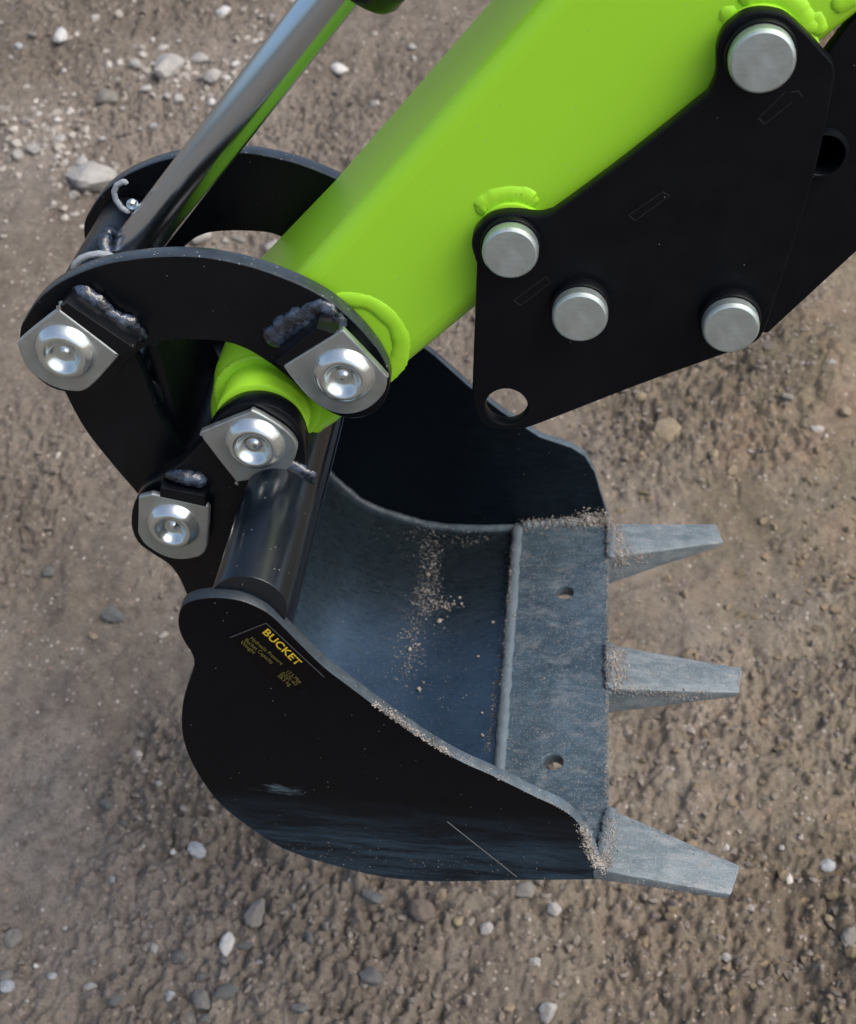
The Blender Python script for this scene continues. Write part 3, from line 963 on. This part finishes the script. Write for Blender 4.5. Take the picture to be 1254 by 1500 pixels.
finish(bead_mesh([J + uE * 0.002 + Vector((0, y, 0)) - nE * 0.001 for y in np.linspace(0.012, W - 0.004, 12)], 0.0050, lump=0.22, ripple=0.0036, nrm=nE, seed=14, flat=(1, 0.8), rip_amp=0.06), 'weld_bead', 'weld_steel', bucket)
# shell to far plate fillet
fil = [Vector((p.x, W - 0.001 + TAU * (p.y - ZB), p.y)) for p in sh_in[6::2]]
finish(bead_mesh(fil, 0.0046, lump=0.2, ripple=0.0036, seed=15, rip_amp=0.05, nrm=Vector((0, -0.7, 0.7))), 'weld_bead', 'edge', bucket)
fil = [Vector((p.x, T_SIDE + 0.001 - TAU * (p.y - ZB), p.y)) for p in sh_in[6::2]]
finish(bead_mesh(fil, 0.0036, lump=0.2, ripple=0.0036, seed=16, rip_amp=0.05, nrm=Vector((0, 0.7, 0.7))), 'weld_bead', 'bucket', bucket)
finish(bead_mesh([on_blade(x, y) for x, y in ((762, 771), (800, 768), (845, 765), (893, 762))], 0.0045, lump=0.4, nrm=nE, seed=17), 'weld_bead', 'weld_steel', bucket)
finish(bead_mesh([P(852, 1214, 0.006), P(864, 1240, 0.004), P(872, 1262, 0.003), P(880, 1272, 0.003)], 0.0045, lump=0.5, nrm=Vector((0.5, -0.5, 0.7)), seed=18), 'weld_bead', 'weld_steel', bucket)

# teeth: bevelled tapering wedges on the cutting edge
Tt = P(1078, 1297, 0)
uT = (Tt - E).normalized(); nT = uT.cross(Vector((0, 1, 0)))
def on_tooth(px, py):
    return hit_plane(px, py, E, nT)
teeth = [
    ([(868, 1274), (1071, 1312), (1084, 1269), (888, 1184)], 0.012, 0.006, 'near'),
    ([(886, 1010), (1083, 1016), (1087, 980), (886, 944)], 0.030, 0.006, 'mid'),
    ([(888, 818), (1060, 796), (1050, 769), (888, 768)], 0.034, 0.005, 'far')]
for k, (c4, db, dt, _) in enumerate(teeth):
    t4 = [on_tooth(x, y) + nT * 0.0012 for x, y in c4]
    b4 = [t4[0] - nT * db, t4[1] - nT * dt - uT * 0.002, t4[2] - nT * dt - uT * 0.002, t4[3] - nT * db]
    b4[0] = b4[0] + uT * 0.002; b4[3] = b4[3] + uT * 0.002
    th = finish(hexa_mesh(t4, b4, 0.0016, 3, 0.0003, k * 7), 'tooth', 'tooth', bucket, 50)
    a, b = t4[3] + uT * 0.004, t4[0] + uT * 0.004
    finish(bead_mesh([a.lerp(b, f) + nT * 0.0006 for f in np.linspace(0.0, 1.0, 6)], 0.0030, lump=0.5, flat=(1.5, 0.7), nrm=nT, seed=30 + k, ripple=0.005), 'weld_bead', 'weld_steel', th)

# --- sticker and its lettering
nS = Vector((0, -1, -TAU)).normalized()
def on_side(px, py, up=0.0):
    return hit_plane(px, py, Vector((0, 0, ZB)), nS) + nS * up
def flat_poly(pts, up, name, mat, parent, thick=0.00012):
    top = [on_side(x, y, up) for x, y in pts]
    bot = [p - nS * thick for p in top]
    n = len(top)
    me = bpy.data.meshes.new(name)
    me.from_pydata([tuple(v) for v in top + bot], [], [tuple(range(n)), tuple(range(n, 2 * n))[::-1]] + [(i, i + n, (i + 1) % n + n, (i + 1) % n) for i in range(n)])
    return finish(me, name, mat, parent, None)
flat_poly([(334, 935), (345, 930), (390, 912), (394, 913), (475, 990), (474, 993), (452, 1004), (420, 1020)], 0.0003, 'sticker', 'sticker', bucket)
def line_poly(x0, y0, x1, y1, w, up, name, mat, parent):
    dx, dy = x1 - x0, y1 - y0
    L = math.hypot(dx, dy); nx, ny = -dy / L * w / 2, dx / L * w / 2
    return flat_poly([(x0 + nx, y0 + ny), (x1 + nx, y1 + ny), (x1 - nx, y1 - ny), (x0 - nx, y0 - ny)], up, name, mat, parent)
for s in ((337, 933, 390, 912, 1.6), (390, 912, 475, 991, 1.6)):
    line_poly(*s, 0.0005, 'sticker_border', 'sticker_line', bucket)
def text_on(s, p0, p1, up_px, mat, name='lettering', bold=0.0, spacing=1.0):
    """text whose baseline runs from pixel p0 to p1 on the side plate; up_px = cap-height vector in pixels"""
    cu = bpy.data.curves.new('txt', 'FONT')
    cu.body = s; cu.size = 1; cu.offset = bold; cu.space_character = spacing
    ob = bpy.data.objects.new('txt', cu)
    COL.objects.link(ob)
    dg = bpy.context.evaluated_depsgraph_get()
    me = bpy.data.meshes.new_from_object(ob.evaluated_get(dg))
    bpy.data.objects.remove(ob)
    xs = [v.co.x for v in me.vertices]; lo, hi = min(xs), max(xs)
    cap = 0.72
    a = on_side(*p0, 0.0007); b = on_side(*p1, 0.0007); u = on_side(p0[0] + up_px[0], p0[1] + up_px[1], 0.0007)
    ex, ey = b - a, u - a
    for v in me.vertices:
        v.co = a + ex * ((v.co.x - lo) / (hi - lo)) + ey * (v.co.y / cap)
    return finish(me, name, mat, bucket, None)
text_on('BUCKET', (384.5, 925.5), (435, 974.5), (8.6, -6.6), 'yellow', bold=0.022, spacing=1.06)
sm = (4.4, -3.6)
text_on('Hydraulic Pressure', (366.5, 934.5), (412, 973), sm, 'yellow_dim')
text_on('Bucket Capacity', (358.5, 937), (398, 971.5), sm, 'yellow_dim')
text_on('Weight', (351.5, 940), (372, 957), sm, 'yellow_dim')
text_on('17.5 Mpa', (419, 984), (439.5, 1000), sm, 'yellow_dim')
text_on('0.025 m3', (411.5, 986), (433, 1003), sm, 'yellow_dim')
text_on('38.5 kg', (406, 989), (424, 1004), sm, 'yellow_dim')
# scratches on the side plate
scr = bpy.data.meshes.new
parts = []
line_poly(655, 1203, 757, 1284, 1.3, 0.0003, 'scratch', 'white_scratch', bucket)
for s in ((338, 1106, 412, 1092, 5), (345, 1112, 405, 1098, 4), (352, 1118, 392, 1104, 3), (360, 1100, 410, 1094, 3)):
    pass

# bright worn rub mark on the side plate: thin raised smear of primer
def smear(cx, cy, rx, ry, ang, name, mat, seed):
    pts = []
    for i in range(36):
        a = 2 * math.pi * i / 36
        k = 1 + 0.45 * mn.noise(Vector((math.cos(a) * 2, math.sin(a) * 2, seed)))
        x, y = rx * math.cos(a) * k, ry * math.sin(a) * k
        pts.append((cx + x * math.cos(ang) - y * math.sin(ang), cy + x * math.sin(ang) + y * math.cos(ang)))
    return flat_poly(pts, 0.00035, name, mat, bucket)

# ------------------------------------------------------------------ loose soil and crumbs lying on the bucket
bpy.context.view_layer.update()
dg = bpy.context.evaluated_depsgraph_get()
def cast(px, py):
    w = ray(px, py).normalized()
    ok, loc, nrm, idx, ob, mt = sc.ray_cast(dg, CLOC, w)
    return (loc, nrm, ob) if ok else (None, None, None)

def ico(sub, seed, rough):
    bm = bmesh.new()
    bmesh.ops.create_icosphere(bm, subdivisions=sub, radius=1)
    sx, sy, sz = random.uniform(0.8, 1.25), random.uniform(0.75, 1.1), random.uniform(0.6, 0.85)
    for v in bm.verts:
        n = v.co.copy()
        # facet the surface along a few random planes for broken stone
        v.co = n * (1 + rough * mn.noise(n * 1.3 + Vector((seed * 7.3, 0, 0))) + rough * 0.45 * mn.noise(n * 3.1 + Vector((0, seed * 3.1, 0))))
    rs = random.Random(seed)
    for _ in range(7):
        d = Vector((rs.uniform(-1, 1), rs.uniform(-1, 1), rs.uniform(-1, 1))).normalized()
        lim = rs.uniform(0.70, 0.92)
        for v in bm.verts:
            e = v.co.dot(d) - lim
            if e > 0:
                v.co -= d * e * 0.85
    for v in bm.verts:
        v.co = Vector((v.co.x * sx, v.co.y * sy, v.co.z * sz))
    me = bpy.data.meshes.new('stone')
    bm.to_mesh(me); bm.free()
    return me

def scatter_mesh(items, seed=0, sub=1):
    """items: (location, radius) -> one mesh of irregular grains"""
    rs = np.random.RandomState(seed)
    protos = []
    for k in range(6):
        m = ico(sub, 50 + k + seed, 0.7)
        v = np.array([x.co[:] for x in m.vertices]); f = np.array([p.vertices[:] for p in m.polygons])
        protos.append((v, f)); bpy.data.meshes.remove(m)
    V, Fc, off = [], [], 0
    for loc, r in items:
        v, f = protos[rs.randint(6)]
        a = rs.rand() * 6.283; c, s = math.cos(a), math.sin(a)
        st = rs.uniform(0.7, 1.3, 3)
        q = v * st
        q = np.stack([q[:, 0] * c - q[:, 1] * s, q[:, 0] * s + q[:, 1] * c, q[:, 2]], 1) * r + np.array(loc)
        V.append(q); Fc.append(f + off); off += len(v)
    V = np.concatenate(V).astype(np.float32); Fc = np.concatenate(Fc).astype(np.int32)
    me = bpy.data.meshes.new('grains')
    me.vertices.add(len(V)); me.vertices.foreach_set('co', V.ravel())
    me.loops.add(Fc.size); me.loops.foreach_set('vertex_index', Fc.ravel())
    me.polygons.add(len(Fc))
    me.polygons.foreach_set('loop_start', np.arange(0, Fc.size, 3, dtype=np.int32))
    me.update()
    return me

def crumb_mat(name, cols, scale=90, rough=0.9):
    m, nt, b = new_mat(name)
    n = noise_tex(nt, scale, 3)
    r = ramp(nt, n.outputs[0], [(0.3 + 0.4 * i / (len(cols) - 1), c) for i, c in enumerate(cols)])
    nt.links.new(r.outputs[0], b.inputs['Base Color'])
    b.inputs['Roughness'].default_value = rough
    b.inputs['Specular IOR Level'].default_value = 0.2
    n2 = noise_tex(nt, 700, 3)
    bump(nt, b, n2.outputs[0], 0.5, 0.0008)
    return m
M['crumb'] = crumb_mat('soil_crumbs', [(0.14, 0.128, 0.115), (0.24, 0.22, 0.20), (0.36, 0.34, 0.315)])
M['gravel'] = crumb_mat('gravel_bits', [(0.115, 0.098, 0.083), (0.165, 0.145, 0.125), (0.245, 0.22, 0.195)], 60)
M['gravel_r'] = crumb_mat('clod_bits', [(0.115, 0.092, 0.060), (0.175, 0.145, 0.098), (0.23, 0.17, 0.118)], 50)
M['gravel_pale'] = crumb_mat('pale_gravel_bits', [(0.20, 0.18, 0.165), (0.32, 0.30, 0.27), (0.46, 0.44, 0.41)], 60)

rc = random.Random(3)
items = []
BAD = ('ground', 'dipper', 'mounting', 'pivot', 'flag', 'pin_', 'tipping', 'ram', 'boom')
def strew(path, spread, count, rmin, rmax, pw=2.2, only=None, avoid_side=False, nz=-0.9):
    rmin *= 0.8; rmax *= 0.85; pw += 0.8
    for _ in range(int(count * 1.9)):
        i = rc.randrange(len(path) - 1)
        f = rc.random()
        x = path[i][0] + (path[i + 1][0] - path[i][0]) * f + rc.gauss(0, spread[0])
        y = path[i][1] + (path[i + 1][1] - path[i][1]) * f + rc.gauss(0, spread[1])
        loc, nrm, ob = cast(x, y)
        if loc is None or any(ob.name.startswith(b) for b in BAD) or nrm.z < nz:
            continue
        r = rmin + (rmax - rmin) * rc.random() ** pw
        items.append((loc + nrm * r * 0.35, r))
strew([(628, 790), (632, 830), (625, 870), (640, 890)], (10, 9), 330, 0.00035, 0.0012, nz=0.1)
strew([(625, 860), (610, 900), (600, 950), (597, 985)], (10, 12), 260, 0.00035, 0.0012, nz=0.1)
strew([(590, 900), (560, 960), (640, 1000)], (45, 55), 170, 0.0003, 0.0008, nz=0.1)
strew([(560, 770), (640, 788), (700, 790), (760, 775)], (16, 7), 160, 0.0003, 0.0010, nz=0.1)
strew([(640, 884), (662, 888)], (9, 4), 20, 0.001, 0.0021, nz=0.1)
strew([(750, 800), (742, 900), (728, 1000), (716, 1100)], (3, 4), 330, 0.0004, 0.0011, nz=0.1)
strew([(800, 800), (840, 950), (800, 1130)], (45, 70), 420, 0.00025, 0.0007, nz=0.5)
strew([(770, 768), (830, 764), (880, 762), (893, 766)], (8, 5), 420, 0.0005, 0.0016, nz=-0.5)
strew([(860, 762), (885, 758)], (14, 6), 260, 0.0006, 0.0020, nz=-0.5)
strew([(900, 770), (908, 800), (910, 830)], (6, 8), 260, 0.0006, 0.0016, nz=-0.9)
strew([(902, 945), (905, 975), (905, 1005)], (7, 8), 330, 0.0005, 0.0016, nz=-0.9)
strew([(912, 1010), (980, 1018), (1030, 1018)], (10, 4), 170, 0.0004, 0.0013, nz=-0.9)
strew([(910, 822), (950, 812)], (10, 4), 90, 0.0005, 0.0014, nz=-0.9)
strew([(852, 1210), (862, 1240), (872, 1262), (888, 1268)], (4, 5), 420, 0.0004, 0.0013, nz=-0.9)
strew([(895, 1200), (893, 1240), (886, 1268)], (5, 5), 200, 0.0004, 0.0012, nz=-0.9)
strew([(545, 1032), (580, 1052), (620, 1085), (660, 1105)], (5, 4), 420, 0.0003, 0.0012, nz=0.0)
strew([(660, 1103), (720, 1132), (790, 1166), (840, 1195)], (5, 3), 130, 0.0003, 0.0008, nz=0.0)
strew([(889, 780), (889, 900), (889, 1020), (888, 1170)], (2.0, 5), 700, 0.0003, 0.0009, nz=-0.2)
strew([(620, 800), (600, 1000)], (30, 60), 500, 0.0002, 0.0005, nz=0.1)
strew([(940, 1290), (1040, 1305)], (25, 4), 90, 0.0003, 0.0008)
strew([(905, 1190), (1000, 1230), (1075, 1262)], (8, 4), 130, 0.0003, 0.0008)
strew([(925, 785), (1040, 780)], (30, 8), 80, 0.0003, 0.0008)
strew([(925, 980), (1070, 995)], (30, 14), 100, 0.0003, 0.0008)
strew([(1083, 985), (1085, 1010)], (3, 5), 40, 0.0004, 0.001)
strew([(420, 1240), (560, 1270), (800, 1270)], (40, 10), 90, 0.00025, 0.0006)
for (x, y, r) in ((627, 843, 0.0028), (643, 911, 0.0030), (722, 913, 0.0028), (664, 886, 0.0026), (631, 882, 0.0024), (620, 1001, 0.0024), (613, 1010, 0.0022),
                  (600, 952, 0.0030), (706, 1045, 0.0016), (707, 1078, 0.0018), (700, 962, 0.0014), (753, 903, 0.0016), (612, 945, 0.0018), (797, 994, 0.0012)):
    loc, nrm, ob = cast(x, y)
    if loc is not None:
        items.append((loc + nrm * r * 0.4, r))
cr = finish(scatter_mesh(items, 4, 1), 'soil_crumbs', 'crumb', None, None)
cr['kind'] = 'stuff'
cr['label'] = 'pale sandy soil crumbs lying in the bucket and caked on its edge and teeth'
cr['category'] = 'soil'

# ------------------------------------------------------------------ gravel in the soil (too many to count)
rg_ = np.random.RandomState(5)
def ground_pt(px, py):
    w = ray(px, py).normalized()
    ok, loc, nrm, idx = ground.ray_cast(CLOC, w)
    return loc if ok else None
def scatter_ground(n, rmin, rmax, pw, dens, seed):
    rs = np.random.RandomState(seed)
    X = rs.uniform(-1.1, 1.25, n * 4); Y = rs.uniform(-0.05, 2.6, n * 4)
    d = dens(X, Y)
    k = rs.rand(n * 4) < d
    X, Y = X[k][:n], Y[k][:n]
    Z = ground_height(X, Y)
    R = rmin + (rmax - rmin) * rs.rand(len(X)) ** pw
    return [((x, y, z + r * 0.15), r) for x, y, z, r in zip(X, Y, Z, R)]
def dens_all(x, y):
    return np.clip(roughness_mask(x, y) ** 1.5 * 0.9 + 0.8 * vnoise(x, y, 9, 42), 0.02, 1)
def dens_right(x, y):
    return dens_all(x + 7, y) * np.clip(x * 2.5 + 0.1, 0, 1)
_g1, _g2 = ground_pt(265, 115), ground_pt(110, 235)
def dens_pale(x, y):
    d1 = np.exp(-(((x - _g1.x) / 0.15) ** 2 + ((y - _g1.y) / 0.22) ** 2)) + 0.6 * np.exp(-(((x - _g2.x) / 0.14) ** 2 + ((y - _g2.y) / 0.12) ** 2))
    return np.clip(d1 * 1.2 * (0.4 + 2.5 * vnoise(x, y, 6, 44)) + 0.004, 0, 1)
for (n, a, b, pw, dn, sd, mt, lab) in (
        (26000, 0.0011, 0.0060, 2.6, dens_all, 51, 'gravel', 'brown grey grit and small soil crumbs scattered all over the bare ground'),
        (9000, 0.0012, 0.0075, 3.2, dens_right, 52, 'gravel_r', 'warm tan crumbly clods spread over the ground on the right'),
        (22000, 0.0012, 0.0095, 2.8, dens_pale, 53, 'gravel_pale', 'pale grey gravel bits strewn over the soil at upper left')):
    g = finish(scatter_mesh(scatter_ground(n, a, b, pw, dn, sd), sd, 1), 'gravel', mt, None, 40)
    g['kind'] = 'stuff'; g['label'] = lab; g['category'] = 'gravel'

# ------------------------------------------------------------------ single stones
def stone_mat(name, c1, c2):
    m, nt, b = new_mat(name)
    n = noise_tex(nt, 2.2, 5, 0.65)
    c = mix(nt, ramp(nt, n.outputs[0], [(0.3, 0), (0.7, 1)]).outputs[0], c1, c2)
    n2 = noise_tex(nt, 14, 4)
    c = mix(nt, ramp(nt, n2.outputs[0], [(0.55, 0), (0.7, 0.5)]).outputs[0], c, tuple(v * 0.55 for v in c1))
    nt.links.new(c, b.inputs['Base Color'])
    b.inputs['Roughness'].default_value = 0.85
    bump(nt, b, n2.outputs[0], 0.4, 0.05)
    return m
SM = {'white': stone_mat('white_stone', (0.42, 0.42, 0.41), (0.60, 0.60, 0.58)),
      'pale': stone_mat('pale_grey_stone', (0.27, 0.265, 0.25), (0.40, 0.39, 0.37)),
      'grey': stone_mat('grey_stone', (0.15, 0.145, 0.13), (0.23, 0.22, 0.20)),
      'blue': stone_mat('bluish_stone', (0.25, 0.27, 0.285), (0.40, 0.42, 0.44)),
      'dark': stone_mat('dark_grey_stone', (0.09, 0.092, 0.09), (0.14, 0.145, 0.14)),
      'tan': stone_mat('tan_stone', (0.20, 0.165, 0.11), (0.30, 0.25, 0.17)),
      'brown': stone_mat('brown_clod', (0.12, 0.096, 0.08), (0.17, 0.138, 0.115))}
PROTO = [ico(3, 100 + k, 0.30 if k % 2 else 0.22) for k in range(8)]
for m in PROTO:
    m.polygons.foreach_set('use_smooth', [True] * len(m.polygons))
    m.set_sharp_from_angle(angle=math.radians(28))
    m.materials.append(SM['grey'])
LEFT = 'small pale pebbles on the soil at the left edge'
UP = 'small pale pebbles in the upper left gravel patch'
LOW = 'small pebbles on the soil at lower left'
STONES = [  # x, y, radius px, flatness, colour, label
 (247, 104, 28, 0.8, 'pale', 'large pale roundish stone, biggest in the gravel patch left of the chrome rod'),
 (327, 22, 14, 0.6, 'white', 'bright white flat stone near the top edge left of the rod'),
 (90, 57, 14, 0.9, 'white', 'white roundish stone alone near the upper left corner'),
 (28, 70, 9, 0.9, 'blue', 'small bluish white pebble in the upper left corner by the frame edge'),
 (48, 53, 10, 0.7, 'grey', 'dull grey pebble half buried between two white stones in the upper left corner'),
 (497, 104, 12, 0.8, 'white', 'white wedge shaped stone between the chrome rod and the green arm'),
 (294, 89, 13, 0.8, 'pale', 'pale stone just right of the largest stone in the gravel patch'),
 (312, 115, 13, 0.9, 'pale', 'pale oblong stone below right of the largest stone, near the rod'),
 (331, 117, 8, 0.9, 'white', 'small white pebble touching the oblong pale stone beside the rod'),
 (198, 97, 12, 1.1, 'pale', 'narrow upright pale stone left of the largest gravel stone'),
 (158, 149, 18, 0.8, 'grey', 'flat dull grey stone half sunk in the soil left of the gravel patch'),
 (262, 149, 12, 1.0, 'pale', 'medium pale stone directly below the largest gravel stone'),
 (214, 134, 10, 0.8, 'pale', 'pale stone at lower left of the largest gravel stone'),
 (245, 143, 8, 0.9, 'pale', 'small pale stone squeezed against the medium stone below the largest one'),
 (311, 153, 9, 0.9, 'white', 'small white stone peeping out at the left side of the rod'),
 (225, 186, 7, 0.9, 'blue', 'small bluish pebble in the soil above the far curved link'),
 (136, 268, 33, 0.75, 'pale', 'big pale flat stone beside the left end of the far curved link'),
 (49, 221, 11, 0.9, 'pale', 'right one of a pair of pale pebbles near the left edge'),
 (26, 230, 12, 0.9, 'pale', 'left one of a pair of pale pebbles near the left edge'),
 (121, 240, 12, 0.9, 'pale', 'pale pebble just above the big flat stone by the curved link'),
 (88, 208, 13, 0.5, 'pale', 'thin flat pale stone above the pair of pebbles at left'),
 (292, 348, 30, 0.7, 'pale', 'pale broad stone seen through the opening of the far curved link'),
 (403, 366, 14, 0.9, 'pale', 'pale pebble seen through the link opening beside the green arm'),
 (350, 352, 10, 0.6, 'grey', 'grey pebble between the two pale stones in the link opening'),
 (167, 905, 16, 0.7, 'dark', 'dark grey slanting stone left of the bucket ear'),
 (136, 933, 8, 0.8, 'tan', 'small orange tan pebble below left of the slanting grey stone'),
 (72, 840, 9, 0.8, 'dark', 'small dark stone in the crumbly soil left of the hinge ear'),
 (289, 1248, 15, 0.75, 'blue', 'bluish white angular stone below left of the bucket'),
 (254, 1249, 6, 1.0, 'white', 'tiny white pebble beside the bluish angular stone'),
 (375, 1342, 19, 0.9, 'grey', 'round grey stone under the bucket, biggest at lower left'),
 (332, 1385, 14, 0.8, 'white', 'white angular stone below left of the round grey stone'),
 (328, 1408, 10, 1.0, 'dark', 'dark grey stone just under the white angular stone'),
 (295, 1468, 17, 0.9, 'grey', 'rounded tan grey stone, largest of the cluster near the bottom edge'),
 (332, 1455, 15, 0.95, 'dark', 'dark rounded stone right of the tan grey one near the bottom edge'),
 (281, 1494, 14, 0.9, 'grey', 'grey stone cut off by the bottom edge below the rounded tan grey one'),
 (300, 1492, 9, 0.8, 'dark', 'small dark stone wedged at the bottom edge right of the cut off grey stone'),
 (249, 1460, 10, 1.0, 'blue', 'small bluish white pebble left of the rounded stones at the bottom'),
 (295, 1432, 9, 0.9, 'dark', 'small dark pebble above the rounded stones at the bottom'),
 (169, 1464, 12, 0.9, 'dark', 'dark pebble right of the upright pale one at lower left'),
 (132, 1448, 9, 1.3, 'pale', 'pale upright pebble at lower left'),
 (171, 1431, 7, 0.9, 'dark', 'smaller dark pebble above another dark one at lower left'),
 (226, 1389, 8, 0.8, 'pale', 'pale pebble in a dark hollow at lower left'),
 (262, 1404, 13, 1.5, 'dark', 'tall dark clod beside the pale pebble in the hollow at lower left'),
 (11, 1446, 10, 0.8, 'blue', 'bluish grey pebble at the left edge near the bottom'),
 (20, 1378, 15, 0.6, 'grey', 'long dull stone at the left edge above the bluish pebble'),
 (10, 1430, 10, 0.7, 'grey', 'dull pebble touching the left edge just above the bluish one'),
 (77, 1431, 7, 0.9, 'blue', 'small bluish pebble between the left edge and the upright pale pebble'),
 (53, 1416, 5, 1.0, 'white', 'tiny white pebble above left of the small bluish one'),
 (359, 1386, 9, 0.9, 'dark', 'small dark stone right of the white angular stone'),
 (182, 1207, 8, 0.8, 'dark', 'small dark grey stone in the smooth soil left of the bucket'),
 (156, 1180, 9, 0.8, 'dark', 'small grey green pebble above the dark grey stone in the smooth soil'),
 (166, 1289, 7, 0.9, 'pale', 'pale crumb of rock left of the bluish angular stone'),
 (233, 1149, 6, 1.0, 'pale', 'pale round pebble beside the back of the bucket'),
 (546, 1316, 15, 0.8, 'dark', 'dark grey stone just below the bucket bottom'),
 (550, 1344, 12, 0.7, 'brown', 'brown clod under the dark grey stone below the bucket'),
 (619, 1338, 23, 0.8, 'brown', 'large squarish brown stone below the middle of the bucket'),
 (545, 1433, 17, 0.8, 'dark', 'smooth grey green stone halfway between bucket and bottom edge'),
 (439, 1479, 11, 0.9, 'dark', 'small grey green pebble near the bottom edge, left of centre'),
 (454, 1374, 9, 0.9, 'dark', 'grey green pebble right of the round grey stone'),
 (615, 1432, 13, 0.8, 'brown', 'brown pebble right of the smooth grey green stone'),
 (801, 1486, 19, 1.2, 'pale', 'pale upright stone at the bottom edge right of centre'),
 (769, 1306, 15, 0.8, 'grey', 'dusty pale stone right below the bucket lip'),
 (811, 1334, 10, 0.9, 'pale', 'pale pebble below right of the dusty stone under the bucket lip'),
 (713, 1361, 10, 0.7, 'pale', 'flat pale pebble in the gravelly patch below the bucket'),
 (672, 1351, 9, 0.9, 'tan', 'tan pebble left of the flat pale one below the bucket'),
 (649, 1312, 10, 1.0, 'tan', 'tan pebble touching the line of the bucket bottom'),
 (783, 1411, 10, 0.9, 'pale', 'pale pebble midway between the dusty stone and the upright pale one'),
 (745, 1478, 9, 0.9, 'tan', 'tan pebble left of the upright pale stone at the bottom'),
 (978, 633, 21, 0.7, 'tan', 'olive tan flat stone on the soil right of the bucket plate corner'),
 (1045, 669, 12, 0.8, 'tan', 'rounded tan pebble above the far tooth'),
 (938, 584, 11, 0.9, 'tan', 'tan pebble under the lower edge of the black mounting plate'),
 (1071, 692, 11, 1.0, 'tan', 'tan pebble below right of the rounded one above the far tooth'),
 (1154, 583, 9, 0.8, 'grey', 'grey pebble on the soil right of the plate near the right side'),
 (1211, 1269, 11, 1.0, 'blue', 'bluish grey stone near the right edge, level with the nearest tooth'),
 (1243, 1376, 16, 0.9, 'grey', 'grey stone at the right edge below the bluish one'),
 (1063, 1403, 7, 0.7, 'pale', 'small pale pebble on the soil below the nearest tooth'),
 (1145, 1243, 6, 0.9, 'pale', 'tiny pale pebble right of the nearest tooth tip'),
 (1212, 1348, 8, 0.9, 'tan', 'small tan pebble above left of the grey stone at the right edge'),
 (1238, 605, 12, 0.9, 'tan', 'yellowish tan stone at the right edge level with the plate hole'),
 (603, 71, 7, 0.9, 'pale', 'small pale pebble between the rod and the top of the green arm'),
 (398, 25, 6, 0.9, 'pale', 'tiny pale pebble by the left side of the rod near the top'),
]
small = [(94, 105), (84, 177), (57, 168), (111, 228), (178, 89), (60, 222), (250, 170), (285, 160), (180, 160), (345, 95), (225, 60), (262, 62), (205, 190), (150, 205), (70, 190)]
small2 = [(138, 1412), (40, 1108), (60, 1190), (24, 1330), (100, 1318), (95, 1360), (380, 1410), (210, 1240), (430, 1330), (485, 1235), (637, 1459), (380, 1460), (100, 1490), (268, 1290)]
def put_stone(px, py, rpx, fl, colr, label, group=None):
    loc = ground_pt(px, py)
    if loc is None:
        return
    d = (loc - CLOC).dot(R3 @ Vector((0, 0, -1)))
    r = rpx / F * d
    o = bpy.data.objects.new('stone', PROTO[random.randrange(8)])
    COL.objects.link(o)
    z = float(ground_height(np.array([loc.x]), np.array([loc.y]))[0])
    o.location = (loc.x, loc.y, z + r * 0.28)
    o.scale = (r, r * 0.95, r * max(0.55, fl))
    o.rotation_euler = (random.uniform(-0.3, 0.3), random.uniform(-0.3, 0.3), random.uniform(0, 6.28))
    o.material_slots[0].link = 'OBJECT'
    o.material_slots[0].material = SM[colr]
    o['label'] = label; o['category'] = 'stone'
    if group:
        o['group'] = group
    return o
for (x, y, r, fl, c, lab) in STONES:
    put_stone(x, y, r, fl, c, lab, 'stones lying on the soil')
for (x, y) in small:
    put_stone(x, y, random.uniform(4, 6), 0.9, random.choice(['pale', 'white', 'pale']), 'tiny pale pebble lying loose among the upper left gravel', 'tiny pebbles in the upper left gravel')
for (x, y) in small2:
    put_stone(x, y, random.uniform(4, 6), 0.9, random.choice(['pale', 'grey', 'grey']), 'tiny dull pebble in the bare soil below and left of the bucket', 'tiny pebbles in the lower left soil')
